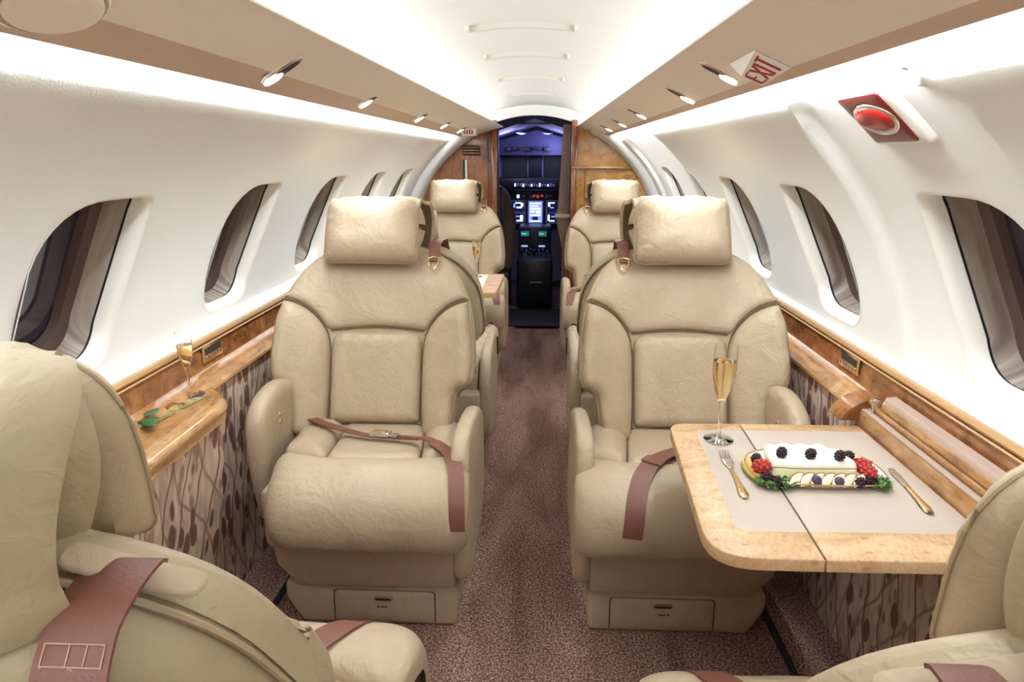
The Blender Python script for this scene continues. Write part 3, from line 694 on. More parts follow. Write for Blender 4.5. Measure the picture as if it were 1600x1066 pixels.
        lap([(-0.23, 0.16, 0.045), (-0.14, 0.20, 0.036), (-0.04, 0.26, 0.030), (0.04, 0.33, 0.034), (0.10, 0.40, 0.034), (0.14, 0.50, 0.03)], 0.055)
        lap([(-0.075, 0.236, 0.033), (-0.055, 0.25, 0.034), (-0.03, 0.266, 0.034)], 0.062, 'belt_keeper')
    return root
def place(o, x, y, rz=0.0, label=None):
    o.location = (x, y, 0); o.rotation_euler = (0, 0, rz)
    if label: o['label'] = label
    return o
G1 = 'leather cabin seats'
bl = make_seat(1, 0.344, 'cabin_seat', 'cream leather seat left of the aisle with a buckled lap belt, facing the viewer', G1, 'buckled', 0.012, -0.018); place(bl, -0.53, 1.98)
br = make_seat(-1, 0.344, 'cabin_seat', 'cream leather seat right of the aisle behind the food table, facing the viewer', G1, 'draped', 0.008); place(br, 0.436, 1.98)
dl = make_seat(1, 0.344, 'cabin_seat', 'distant cream leather seat left of the aisle before the bulkhead, facing aft', G1, 'far', 0.035, -0.018); place(dl, -0.565, 4.27)
d2 = make_seat(-1, 0.344, 'cabin_seat', 'distant cream leather seat right of the aisle before the bulkhead, facing aft', G1, 'far', 0.035); place(d2, 0.46, 4.27)
cl = make_seat(-1, 0.344, 'cabin_seat', 'cream leather seat back to back behind the left buckled seat, facing forward', G1, 'far', 0.03, 0.0, 0.09, 0.03); place(cl, -0.562, 2.80, PI)
cr = make_seat(1, 0.344, 'cabin_seat', 'cream leather seat back to back behind the right seat, facing forward', G1, 'far', 0.03, 0.0, 0.09, 0.03); place(cr, 0.468, 2.80, PI)
al = make_seat(-1, 0.06, 'cabin_seat', 'nearest cream leather seat at left seen from behind, brown strap over its shoulder', G1, 'back', 0.0, 0.0, 0.17, 0.085); place(al, -0.555, 0.60, PI)
ar = make_seat(1, 0.06, 'cabin_seat', 'nearest cream leather seat at right, cropped, beside the food table', G1, 'back', 0.04, 0.0, 0.17, 0.085); place(ar, 0.498, 0.50, PI)

# ------------------------------------------------------------------ bulkheads and cockpit door
YBH = 5.1
def arc_poly(side, x_in, z_top, r_off=0.06):
    pts = [(x_in, -0.02), (CX + side * 0.96, -0.02), (CX + side * 0.99, 0.60)]
    a = 0.0
    while True:
        z = CZ + (CR + r_off) * math.sin(a)
        if z > z_top or a > 1.3: break
        pts.append((CX + side * (CR + r_off) * math.cos(a), z)); a += 0.08
    za = z_top; xa = CX + side * math.sqrt(max(0.0, (CR + r_off) ** 2 - (za - CZ) ** 2)); pts.append((xa, za)); pts.append((x_in, z_top))
    return pts
def plate_xz(name, loop, y0, y1, mat, parent=None, bev=0.0):
    bm = bmesh.new(); f = [bm.verts.new((x, y0, z)) for x, z in loop]; g = [bm.verts.new((x, y1, z)) for x, z in loop]
    bm.faces.new(f); bm.faces.new(g[::-1]); n = len(loop)
    for i in range(n): bm.faces.new((f[i], f[(i + 1) % n], g[(i + 1) % n], g[i]))
    if bev: bmesh.ops.bevel(bm, geom=list(bm.edges), offset=bev, segments=2, profile=0.5, affect='EDGES')
    return from_bm(name, bm, mat, parent)
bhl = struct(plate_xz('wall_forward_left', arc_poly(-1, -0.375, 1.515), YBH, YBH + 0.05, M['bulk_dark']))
plate_xz('pilaster', [(-0.385, 0), (-0.343, 0), (-0.343, 1.545), (-0.385, 1.545)], YBH - 0.03, YBH + 0.06, M['bulk_dark'], bhl, 0.006)
plate_xz('panel_seam', [(-0.412, 0), (-0.408, 0), (-0.408, 1.5), (-0.412, 1.5)], YBH - 0.003, YBH + 0.01, M['dark'], bhl)
gr = plate_xz('vent_recess', round_poly([(-0.598, 1.298), (-0.468, 1.298), (-0.468, 1.372), (-0.598, 1.372)], 0.006), YBH - 0.004, YBH + 0.01, M['dark'], bhl)
for k in range(3):
    z = 1.312 + 0.021 * k
    plate_xz('vent_slat', [(-0.594, z), (-0.472, z), (-0.472, z + 0.007), (-0.594, z + 0.007)], YBH - 0.014, YBH, M['bulk'], gr, 0.001)
sl = plate_xz('latch_slot', [(-0.596, 1.09), (-0.578, 1.09), (-0.578, 1.27), (-0.596, 1.27)], YBH - 0.004, YBH + 0.01, M['dark'], bhl)
tube('latch_bar', [(-0.571, YBH - 0.022, 1.06), (-0.571, YBH - 0.022, 1.27)], 0.008, M['white'], bhl, 10)
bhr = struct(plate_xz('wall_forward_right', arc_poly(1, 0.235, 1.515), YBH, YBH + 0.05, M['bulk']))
plate_xz('pilaster', [(0.198, 0), (0.240, 0), (0.240, 1.545), (0.198, 1.545)], YBH - 0.03, YBH + 0.06, M['bulk_dark'], bhr, 0.006)
box('ledge_rail', (0.205, YBH - 0.045, 1.206), (0.70, YBH, 1.222), M['gold_trim'], bhr, 0.004)
plate_xz('panel_seam', [(0.30, 0), (0.304, 0), (0.304, 1.2), (0.30, 1.2)], YBH - 0.003, YBH + 0.01, M['dark'], bhr)
# header above the door with an arched underside
hd_pts = [(-0.345, 1.515)] + [(x, 1.535 + 0.045 * (1 - ((x + 0.073) / 0.27) ** 2)) for x in np.linspace(-0.343, 0.198, 14)] + [(0.20, 1.515), (0.46, 1.515)] + [(x, min(z + 0.01, 1.655)) for x, z in dome_in[::-1][3:-3]] + [(-0.59, 1.515)]
hdr = struct(plate_xz('wall_forward_header', hd_pts, YBH - 0.005, YBH + 0.05, M['ceiling']))
for i, (side, x) in enumerate(((-1, 0), (1, 0))):      # rounded closing ribs in front of the bulkheads
    pr = []
    vs = []; fs = []; ph0, ph1 = 0.06, 1.12; n = 26
    sec = [(YBH - 0.30, 0.004), (YBH - 0.26, -0.028), (YBH - 0.20, -0.045), (YBH - 0.03, -0.050), (YBH, -0.046), (YBH, 0.004)]
    for j in range(n + 1):
        ph = ph0 + (ph1 - ph0) * j / n
        for y, o in sec: vs.append((CX + side * (CR + o) * math.cos(ph), y, min(1.52, CZ + (CR + o) * math.sin(ph))))
    for j in range(n):
        for k in range(5): fs.append((j * 6 + k, j * 6 + k + 1, j * 6 + k + 7, j * 6 + k + 6))
    struct(mesh('trim_%d' % (9 + i), vs, fs, M['wall']))
# door jamb of the cockpit opening
struct(plate_xz('door_1', [(-0.343, 0.0), (-0.335, 0.0), (-0.335, 1.54), (-0.343, 1.54)], YBH + 0.0, YBH + 0.12, M['dark']))

# ------------------------------------------------------------------ cockpit
navy = new_mat('cockpit_lining', srgb(88, 86, 128), 0.6); navy_d = new_mat('cockpit_panel_dark', srgb(34, 36, 58), 0.45)
blackp = new_mat('cockpit_black', (0.012, 0.013, 0.02, 1), 0.4); grey_c = new_mat('cockpit_grey', srgb(176, 182, 220), 0.45)
scr_b = emit('screen_blue', (0.16, 0.22, 0.85, 1), 2.0); scr_w = emit('screen_white', (0.62, 0.72, 1.0, 1), 2.6); scr_t = emit('screen_teal', (0.02, 0.16, 0.13, 1), 0.9)
scr_k = emit('screen_dark', (0.005, 0.01, 0.05, 1), 0.6); red_l = emit('warning_red', (0.6, 0.05, 0.06, 1), 0.8)
ck = struct(sweep_y('wall_cockpit', [(-0.80, -0.02), (-0.86, 0.6), (-0.74, 1.1), (-0.52, 1.42), (-0.07, 1.56), (0.38, 1.42), (0.60, 1.1), (0.72, 0.6), (0.66, -0.02)], YBH + 0.05, 6.75, navy, None, closed=False, smooth=True))
oh = plate_xz('overhead_lining', [(-0.50, 1.30), (0.36, 1.30), (0.34, 1.42), (-0.07, 1.53), (-0.48, 1.42)], 6.50, 6.75, navy, ck, 0.01)
# windscreen: two dark panes in a frame
wf = plate_xz('windscreen_frame', [(-0.80, 1.02), (0.66, 1.02), (0.60, 1.34), (-0.74, 1.34)], 6.80, 6.84, grey_c, ck, 0.004)
for x0, x1 in ((-0.415, -0.165), (0.0, 0.23)):
    plate_xz('windscreen_pane', round_poly([(x0, 1.10), (x1, 1.10), (x1, 1.305), (x0, 1.305)], 0.02), 6.785, 6.80, blackp, wf)
box('windscreen_post', (-0.150, 6.74, 1.08), (-0.015, 6.79, 1.33), navy_d, wf, 0.01)
box('post_edge', (-0.158, 6.735, 1.12), (-0.150, 6.745, 1.26), grey_c, wf, 0.001)
box('post_edge', (-0.018, 6.735, 1.12), (-0.010, 6.745, 1.26), grey_c, wf, 0.001)
for k, x in enumerate((-0.33, -0.27, -0.16, -0.06, 0.03)):
    box('overhead_switch_box', (x - 0.03, 6.42, 1.335 + 0.01 * (k % 2)), (x + 0.03, 6.50, 1.375), navy_d, ck, 0.006)
for x in (-0.193, 0.025):
    t = empty('dome_lamp', (x, 6.0, 1.49), 'small white dome lamp on the cockpit ceiling, %s' % ('left one' if x < 0 else 'right one'), 'lamp', 'cockpit dome lamps')
    lathe('lamp_bezel', [(0.045, 0.0), (0.047, -0.006), (0.038, -0.012), (0.034, -0.006)], grey_c, t)
    lathe('lamp_lens', [(0.0, -0.016), (0.02, -0.015), (0.035, -0.006)], emit('dome_lamp_lens_%d' % (x > 0), (0.9, 0.92, 1.0, 1), 4.0), t)
# instrument panel
ip = empty('instrument_panel', (-0.073, 6.62, 0.0), 'dark instrument panel with glowing blue and white screens beyond the doorway', 'instrument panel')
def loc(o, px, py, pz):
    pass
def ipart(name, lo, hi, mat, parent=ip, bev=0.004):
    o = (0.073, -6.62, 0)
    root_off = Vector((-0.073, 6.62, 0))
    bx = box(name, tuple(Vector(lo) - root_off), tuple(Vector(hi) - root_off), mat, parent, bev); return bx
ipart('panel_board', (-0.62, 6.62, 0.60), (0.48, 6.70, 1.02), navy_d)
ipart('glareshield', (-0.64, 6.44, 0.985), (0.50, 6.70, 1.10), blackp, bev=0.02)
an = ipart('annunciator_strip', (-0.285, 6.425, 1.010), (0.11, 6.445, 1.062), navy_d)
r_ = random.Random(5)
for k in range(15):
    x = -0.272 + k * 0.0255
    ipart('annunciator_key', (x, 6.418, 1.016 + r_.random() * 0.01), (x + 0.013, 6.426, 1.040 + r_.random() * 0.012), grey_c if k % 3 else scr_w, an, 0.001)
for k, (x, c) in enumerate(((-0.245, scr_w), (-0.185, grey_c), (-0.12, grey_c), (-0.09, red_l), (-0.055, red_l), (-0.015, red_l), (0.03, grey_c), (0.06, grey_c))):
    ipart('gauge_knob', (x - 0.012, 6.60, 0.905 + 0.01 * (k % 2)), (x + 0.012, 6.622, 0.935), c, bev=0.005)
def screen(x0, x1, z0, z1, mats, name='display_screen'):
    f = ipart(name, (x0 - 0.012, 6.603, z0 - 0.012), (x1 + 0.012, 6.622, z1 + 0.012), grey_c if name == 'display_screen' else navy_d)
    ipart('screen_glass', (x0, 6.600, z0), (x1, 6.604, z1), mats[0], f, 0)
    for (a, b_, c, d, mm) in mats[1]:
        ipart('screen_symbol', (x0 + a * (x1 - x0), 6.5985, z0 + b_ * (z1 - z0)), (x0 + c * (x1 - x0), 6.6005, z0 + d * (z1 - z0)), mm, f, 0)
screen(-0.140, -0.012, 0.672, 0.872, (scr_b, [(0.08, 0.88, 0.9, 0.93, scr_w), (0.08, 0.76, 0.7, 0.81, scr_w), (0.1, 0.62, 0.9, 0.70, scr_w), (0.1, 0.48, 0.45, 0.56, scr_w), (0.55, 0.44, 0.9, 0.56, scr_w), (0.08, 0.32, 0.9, 0.38, scr_w), (0.25, 0.12, 0.7, 0.28, scr_k), (0.08, 0.05, 0.9, 0.09, scr_w)]))
screen(-0.300, -0.185, 0.775, 0.872, (scr_k, [(0.25, 0.80, 0.75, 0.92, scr_w), (0.72, 0.5, 0.92, 0.85, scr_w), (0.35, 0.35, 0.8, 0.5, scr_w), (0.1, 0.4, 0.25, 0.8, scr_b)]))
screen(-0.300, -0.185, 0.672, 0.760, (scr_k, [(0.35, 0.12, 0.88, 0.26, scr_w), (0.66, 0.26, 0.9, 0.8, scr_w), (0.3, 0.6, 0.6, 0.72, scr_b)]))
screen(0.035, 0.140, 0.775, 0.872, (scr_k, [(0.1, 0.5, 0.28, 0.92, scr_w), (0.3, 0.82, 0.7, 0.92, scr_w), (0.3, 0.35, 0.6, 0.48, scr_b)]))
screen(0.035, 0.140, 0.672, 0.760, (scr_k, [(0.08, 0.2, 0.25, 0.85, scr_w), (0.25, 0.12, 0.7, 0.25, scr_w), (0.4, 0.6, 0.8, 0.72, scr_b)]))
# centre pedestal
pd = empty('centre_pedestal', (-0.075, 6.2, 0.0), 'dark cockpit centre pedestal with levers between the pilot seats', 'pedestal')
def ppart(name, lo, hi, mat, parent=pd, bev=0.004):
    ro = Vector((-0.075, 6.2, 0)); return box(name, tuple(Vector(lo) - ro), tuple(Vector(hi) - ro), mat, parent, bev)
ppart('pedestal_upper', (-0.225, 6.22, 0.40), (0.075, 6.59, 0.665), navy_d, bev=0.02)
ppart('pedestal_lower', (-0.225, 5.75, 0.0), (0.085, 6.24, 0.44), blackp, bev=0.03)
for x in (-0.165, -0.005):
    q = ppart('radio_screen', (x - 0.05, 6.205, 0.575), (x + 0.05, 6.222, 0.640), blackp)
    ppart('screen_glass', (x - 0.038, 6.202, 0.585), (x + 0.038, 6.206, 0.630), scr_t, q, 0)
    ppart('radio_digits', (x - 0.03, 6.200, 0.60), (x + 0.012, 6.2035, 0.615), emit('digits_teal', (0.10, 0.4, 0.36, 1), 1.2), q, 0)
    ppart('light_strip', (x - 0.035, 6.203, 0.487), (x + 0.025, 6.221, 0.500), emit('strip_pale', (0.45, 0.55, 0.9, 1), 1.0))
for k in range(7):
    x = -0.19 + 0.038 * k; ppart('toggle_switch', (x - 0.005, 6.195, 0.43 + 0.012 * (k % 3)), (x + 0.005, 6.222, 0.455 + 0.012 * (k % 3)), grey_c)
for k, (x, h_) in enumerate(((-0.19, 0.55), (-0.13, 0.52), (-0.075, 0.54), (-0.02, 0.51))):
    lv_ = tube('lever', [(x + 0.075, -0.17, 0.42), (x + 0.075, -0.19, h_ - 0.07)], 0.007, blackp, pd, 8)
    ppart('lever_knob', (x - 0.018, 5.99, h_ - 0.075), (x + 0.018, 6.02, h_ - 0.045), navy_d, bev=0.008)
ppart('red_handle', (0.035, 5.99, 0.40), (0.06, 6.02, 0.445), new_mat('red_handle', srgb(190, 60, 70), 0.4), bev=0.006)
ppart('silver_catch', (-0.11, 5.742, 0.235), (0.0, 5.752, 0.247), grey_c, bev=0.003)
# pilot seats (brown backs)
pmat = new_mat('pilot_seat_fabric', srgb(92, 74, 66), 0.8)
for nm, x, lab in (('pilot_seat', -0.435, 'brown pilot seat back just beyond the left door edge'), ('pilot_seat', 0.32, 'brown pilot seat back hidden behind the curtain at right')):
    t = empty(nm, (x, 5.72, 0.0), lab, 'seat', 'pilot seats'); sx = 1
    ol = [tuple(q) for q in spline([(-0.17, 0.35), (-0.20, 0.60), (-0.19, 0.85), (-0.13, 1.02), (0.0, 1.075), (0.13, 1.02), (0.19, 0.85), (0.20, 0.60), (0.17, 0.35)], 4)]
    puff('backrest', ol, 0.05, 0.05, lambda u, v, h: (u, h, v), pmat, t, res=0.04, two=0.04)
    puff('seat_cushion', round_poly([(-0.17, -0.02), (0.17, -0.02), (0.17, 0.42), (-0.17, 0.42)], 0.05), 0.05, 0.05, lambda u, v, h: (u, v, 0.38 + h), pmat, t, res=0.05, two=0.05)
    box('seat_base', (-0.15, 0.02, 0.0), (0.15, 0.36, 0.34), blackp, t, 0.02)
    box('harness_strap', (0.06, -0.05, 0.55), (0.10, -0.044, 1.05), navy_d, t, 0.001)
# curtain gathered beside the doorway
cm = new_mat('taupe_curtain', srgb(200, 176, 162), 0.85)
vs = []; fs = []; nz, nx = 40, 60
def cw(z):     # left edge and right edge at height z
    if z > 0.90: t = (z - 0.90) / 0.62; return (0.105 + 0.035 * t ** 0.8, 0.200)
    if z > 0.83: t = (z - 0.83) / 0.07; return (0.088 + 0.017 * t, 0.2)
    t = (0.83 - z) / 0.80; return (0.098 + 0.05 * min(1, t * 3.5), 0.2)
for side_y in (0, 1):
    for j in range(nz + 1):
        z = 0.04 + 1.48 * j / nz; a, b_ = cw(z)
        for i in range(nx + 1):
            t = i / nx; y = 5.19 + 0.014 * math.sin(t * 34 + 0.5 * math.sin(z * 5)) * (0.6 + 0.4 * math.sin(z * 2)); vs.append((a + (b_ - a) * t, y + side_y * 0.003, z))
N1 = (nz + 1) * (nx + 1)
for sy in (0, 1):
    for j in range(nz):
        for i in range(nx): a = sy * N1 + j * (nx + 1) + i; f = (a, a + 1, a + nx + 2, a + nx + 1); fs.append(f if sy else f[::-1])
for j in range(nz):
    for i in (0, nx): a = j * (nx + 1) + i; fs.append((a, a + nx + 1, a + nx + 1 + N1, a + N1))
ctn = empty('door_curtain', (0, 0, 0), 'taupe pleated curtain gathered at the right side of the cockpit doorway', 'curtain')
mesh('curtain_fabric', vs, fs, cm, ctn)
box('curtain_tie', (0.088, 5.165, 0.84), (0.205, 5.22, 0.872), cm, ctn, 0.008)
tube('curtain_rail', [(-0.30, 5.19, 1.528), (0.20, 5.19, 1.528)], 0.006, M['dark'], ctn, 8)
tag(box('cockpit_floor_shade', (-0.30, 5.13, 0.001), (0.17, 5.74, 0.010), new_mat('floor_shade_dark', srgb(44, 38, 44), 0.9), None, 0.004), 'dark sheet standing for the unlit floor just beyond the cockpit doorway', 'mat')  # dark sheet added: its colour stands for the unlit floor past the doorway
point('cockpit_lamp', (-0.3, 5.9, 1.40), 4.5, (0.50, 0.52, 1.0), 0.08)
point('cockpit_lamp', (0.10, 6.3, 1.36), 4.0, (0.50, 0.52, 1.0), 0.08)

# ------------------------------------------------------------------ overhead fittings
def sof_z(side, x, y=2.0):
    if side < 0: a = LB; b_ = (-0.390 + 0.094 * (y - 1.2) / 3.9, 1.50)
    else: a = RB; b_ = (0.275 - 0.04 * (y - 1.2) / 3.9, 1.50)
    return a[1] + (b_[1] - a[1]) * (x - a[0]) / (b_[0] - a[0])
LAMPS = [(-1, -0.478, 1.29), (-1, -0.472, 1.93), (-1, -0.470, 2.74), (-1, -0.468, 3.40), (-1, -0.467, 4.05), (1, 0.352, 1.47), (1, 0.362, 1.92), (1, 0.355, 2.75), (1, 0.36, 3.45), (1, 0.355, 4.1)]
ords = ['nearest', 'second', 'third', 'fourth', 'farthest']
for i, (sd, x, y) in enumerate(LAMPS):
    z = sof_z(sd, x, y); sl_ = math.atan2(1.50 - (LB if sd < 0 else RB)[1], 0.10 if sd < 0 else 0.13) * (-sd)
    lab = '%s chrome reading lamp counted forward along the %s ceiling panel' % (ords[i % 5], 'left' if sd < 0 else 'right')
    if i == 5: lab = 'chrome reading lamp beside the red and white EXIT sign'
    t = empty('reading_lamp', (x, y, z - 0.001), lab, 'lamp', 'reading lamps'); t.rotation_euler = (0, -sl_ if False else 0, 0)
    def mp(a, b_, c, sd=sd, sl_=sl_): return (-sd * a * math.cos(sl_) , b_, abs(a) * 0 + a * math.sin(abs(sl_)) - c)
    ov = [(0.046 * math.cos(q) , 0.019 * math.sin(q)) for q in np.linspace(0, 2 * PI, 24, endpoint=False)]
    puff('lamp_bezel', ov, 0.005, 0.006, lambda u, v, h: mp(u, v, h), M['silver'], t, res=0.008, back=0.004)
    ov2 = [(0.006 + 0.034 * math.cos(q), 0.013 * math.sin(q)) for q in np.linspace(0, 2 * PI, 20, endpoint=False)]
    puff('lamp_recess', ov2, 0.0008, 0.004, lambda u, v, h: mp(u, v, 0.0052 + h), M['dark'], t, res=0.01, back=0.001)
    ov3 = [(-0.020 + 0.021 * math.cos(q), 0.014 * math.sin(q)) for q in np.linspace(0, 2 * PI, 20, endpoint=False)]
    puff('lamp_lens', ov3, 0.006, 0.010, lambda u, v, h: mp(u, v, 0.0055 + h), M['lamp'], t, res=0.006, back=0.001)
for i, (sd, x, y) in enumerate(LAMPS):
    spot('reading_spot', (x, y, sof_z(sd, x, y) - 0.02), (x * 0.93 - 0.01, y - 0.10, 0.4), SPOT_P, math.radians(125), WARM, 0.05, 1.0)
# big oval bezel at the near left corner
t = empty('ceiling_speaker', (-0.485, 0.70, sof_z(-1, -0.485, 0.7)), 'cream oval air outlet bezel on the left ceiling panel, cut by the photo corner', 'air outlet')
t.rotation_euler = (0, -0.5, 0)
ov = [(0.050 * math.cos(q), 0.075 * math.sin(q)) for q in np.linspace(0, 2 * PI, 36, endpoint=False)]
puff('bezel_ring', ov, 0.010, 0.012, lambda u, v, h: (u, v, -h), M['white'], t, res=0.015, back=0.01)
puff('bezel_groove', [(x * 0.86, y * 0.88) for x, y in ov], 0.0006, 0.003, lambda u, v, h: (u, v, -0.0102 - h), M['piping'], t, res=0.02, back=0.002)
puff('bezel_insert', [(x * 0.78, y * 0.80) for x, y in ov], 0.006, 0.010, lambda u, v, h: (u, v, -0.0105 - h), M['soffit'], t, res=0.012, back=0.002)

# EXIT sign wedge on the right ceiling panel
es = empty('exit_sign', (0.35, 1.18, 1.45), 'white wedge sign with red EXIT lettering on the right ceiling panel', 'sign')
eo = Vector((0.35, 1.18, 1.45))
Q = [Vector(p) for p in ((0.350, 1.300, 1.436), (0.388, 1.300, 1.420), (0.405, 1.207, 1.439), (0.345, 1.211, 1.466))]   # E-top, E-bottom, T-bottom, T-top
Up = [Vector(p) for p in ((0.347, 1.383, 1.468), (0.392, 1.370, 1.448), (0.406, 1.212, 1.442), (0.346, 1.216, 1.4695))]
vs = [v - eo for v in Q + Up]
mesh('sign_body', vs, [(0, 1, 2, 3), (4, 5, 6, 7), (0, 1, 5, 4), (1, 2, 6, 5), (2, 3, 7, 6), (3, 0, 4, 7)], M['exit_white'], es, smooth=False)
def face_pt(a, b_, lift=0.0):   # a along reading direction 0..1, b up 0..1
    top = Q[0].lerp(Q[3], a); bot = Q[1].lerp(Q[2], a); n = (Q[2] - Q[1]).cross(Q[0] - Q[1]).normalized()
    if n.y > 0: n = -n
    return bot.lerp(top, b_) + n * lift - eo
def stroke(bm, a0, b0, a1, b1, wd):
    d = Vector((a1 - a0, b1 - b0, 0)); L_ = d.length; d /= L_; nrm = Vector((-d.y, d.x, 0)) * wd / 2
    cs = [(a0 + nrm.x, b0 + nrm.y), (a1 + nrm.x, b1 + nrm.y), (a1 - nrm.x, b1 - nrm.y), (a0 - nrm.x, b0 - nrm.y)]
    lo_ = [bm.verts.new(face_pt(a, c, 0.0002)) for a, c in cs]; hi_ = [bm.verts.new(face_pt(a, c, 0.0012)) for a, c in cs]
    bm.faces.new(hi_); bm.faces.new(lo_[::-1])
    for i in range(4): bm.faces.new((lo_[i], lo_[(i + 1) % 4], hi_[(i + 1) % 4], hi_[i]))
def letter(name, strokes, a0, wd):
    bm = bmesh.new()
    for s_ in strokes: stroke(bm, a0 + s_[0] * wd, 0.12 + s_[1] * 0.74, a0 + s_[2] * wd, 0.12 + s_[3] * 0.74, 0.062)
    from_bm(name, bm, M['exit_red'], es, smooth=False)
letter('letter_e', [(0, 0, 0, 1), (0, 0, 0.8, 0), (0, 0.5, 0.65, 0.5), (0, 1, 0.8, 1)], 0.10, 0.22)
letter('letter_x', [(0, 0, 1, 1), (0, 1, 1, 0)], 0.34, 0.20)
letter('letter_i', [(0.5, 0, 0.5, 1)], 0.545, 0.14)
letter('letter_t', [(0.5, 0, 0.5, 1), (0, 1, 1, 1)], 0.70, 0.20)
# small distant sign on the left panel
t = empty('exit_sign', (-0.47, 4.35, 1.452), 'tiny distant white and red sign on the left ceiling panel by the bulkhead', 'sign')
box('sign_body', (-0.045, -0.01, -0.035), (0.045, 0.03, 0.012), M['exit_white'], t, 0.006)
for k in range(4): box('letter_bar', (-0.028 + 0.016 * k, -0.012, -0.025), (-0.020 + 0.016 * k, -0.0095, 0.0), M['exit_red'], t, 0)

# emergency lamp on the right wall
el = empty('emergency_lamp', (0, 0, 0), 'rectangular red glass emergency lamp in white frame on the right wall', 'lamp')
def WR(y, s, h): return wall_pt(1, y, s, woff(1, 1.2, s_of(1.2)) - h)
sa, sb = s_of(1.308), s_of(1.398)
puff('lamp_frame', round_poly([(1.145, sa), (1.335, sa), (1.335, sb), (1.145, sb)], 0.012, 4), 0.013, 0.012, lambda u, v, h: WR(u, v, h), M['white'], el, res=0.02, back=0.005)
puff('lamp_housing', round_poly([(1.172, sa + 0.012), (1.322, sa + 0.012), (1.322, sb - 0.012), (1.172, sb - 0.012)], 0.01, 4), 0.003, 0.004, lambda u, v, h: WR(u, v, 0.0125 + h), new_mat('lamp_housing_dark_red', srgb(110, 30, 26), 0.3), el, res=0.02, back=0.002)
ovl = [(1.247 + 0.068 * math.cos(q), (sa + sb) / 2 + 0.036 * math.sin(q)) for q in np.linspace(0, 2 * PI, 32, endpoint=False)]
puff('reflector_rim', ovl, 0.003, 0.004, lambda u, v, h: WR(u, v, 0.015 + h), M['silver'], el, res=0.012, back=0.002)
puff('lamp_glass', [(1.247 + (a - 1.247) * 0.86, (sa + sb) / 2 + (b_ - (sa + sb) / 2) * 0.82) for a, b_ in ovl], 0.008, 0.03, lambda u, v, h: WR(u, v, 0.0175 + h), M['red_glass'], el, res=0.008, back=0.001)

# ceiling air vents: thin curved lips across the ceiling
for k, (y, w_) in enumerate(((2.01, 0.295), (2.56, 0.293), (3.30, 0.30), (4.15, 0.30))):
    t = empty('ceiling_vent', (-0.065, y, 0), '%s curved white air slot across the ceiling centre' % ['nearest', 'second nearest', 'third nearest', 'farthest'][k], 'vent', 'ceiling air slots')
    vs = []; n = 20; sec = [(-0.030, 0.002), (-0.012, -0.010), (0.0, -0.013), (0.006, -0.010), (0.008, 0.002)]
    for i in range(n + 1):
        x = -w_ / 2 + w_ * i / n; z = dome_z(x - 0.065)
        for dy, dz in sec: vs.append((x, dy, z + dz))
    fs = [(i * 5 + q, i * 5 + q + 1, i * 5 + q + 6, i * 5 + q + 5) for i in range(n) for q in range(4)] + [(0, 1, 2, 3, 4), tuple(n * 5 + q for q in range(5))[::-1]]
    mesh('vent_lip', vs, fs, M['white'], t)
    for s in (-1, 1):
        x = s * w_ / 2; z = dome_z(x - 0.065); box('vent_end', (x - 0.004, -0.040, z - 0.012), (x + 0.004, 0.006, z + 0.002), M['soffit'], t, 0.001)

# ------------------------------------------------------------------ side consoles
def console(side, xin, xled, xw, ytop, name, label, mat):
    s = side; t = empty(name, (0, 0, 0), label, 'console')
    poly = round_poly([(xin, 1.0, 0.01), (xin, ytop, 0.035), (xled, ytop + 0.10, 0.02), (xw, ytop + 0.10, 0.005), (xw, 1.0, 0.005)], 0.01, 6)
    puff('console_top', poly, 0.016, 0.020, lambda u, v, h: (u, v, 0.676 + h), mat, t, res=0.03, back=0.004)
    puff('edge_moulding', [(x + s * 0.004 if abs(x - xin) < 0.05 else x, y) for x, y in poly], 0.002, 0.004, lambda u, v, h: (u, v, 0.672 + h), M['gold_trim'], t, res=0.04, back=0.010)
    puff('top_rail', [(x + s * 0.006 if abs(x - xin) < 0.05 else x, y) for x, y in poly], 0.002, 0.004, lambda u, v, h: (u, v, 0.661 + h), mat, t, res=0.04, back=0.018)
    a = s * 0.010
    top = [(xin + a, 1.0), (xin + a, ytop - 0.012), (xled, ytop + 0.086), (xw, ytop + 0.086), (xw, 1.0)]
    bot = [(xin + a + s * 0.10, 1.0), (xin + a + s * 0.10, ytop - 0.03), (xled + s * 0.05, ytop + 0.05), (xw + s * 0.03, ytop + 0.086), (xw + s * 0.03, 1.0)]
    vs = [(x, y, 0.645) for x, y in top] + [(x, y, 0.0) for x, y in bot]
    mesh('botanical_panel', vs, [(0, 1, 6, 5), (1, 2, 7, 6), (2, 3, 8, 7), (0, 1, 2, 3, 4)], M['botanic'], t, smooth=False)
    return t
cl_ = console(-1, -0.806, -0.888, -0.955, 1.60, 'side_console', 'polished wood side console with cup holders at left, botanical fabric front', M['shelf_wood'])
# cup holders in the left console
for k, (x, y, r, br_) in enumerate(((-0.918, 1.620, 0.036, 0), (-0.924, 1.530, 0.036, 1))):
    t = empty('cup_holder', (x, y, 0.6925), ['round metal cup holder ring holding the flute on the left console', 'shiny brass cup holder with a lid on the left console'][k], 'cup holder')
    lathe('holder_rim', [(r * 0.80, -0.0005), (r * 0.84, 0.003), (r * 0.95, 0.004), (r * 1.06, 0.002), (r * 1.08, -0.001)], M['gold'] if br_ else M['silver'], t, 36)
    lathe('holder_well', [(0, 0.0006), (r * 0.80, 0.0012)], M['dark'] if not br_ else M['gold'], t, 36)
    if br_: lathe('holder_lid', [(0, 0.010), (r * 0.5, 0.009), (r * 0.78, 0.004), (r * 0.8, 0.001)], M['gold'], t, 36)
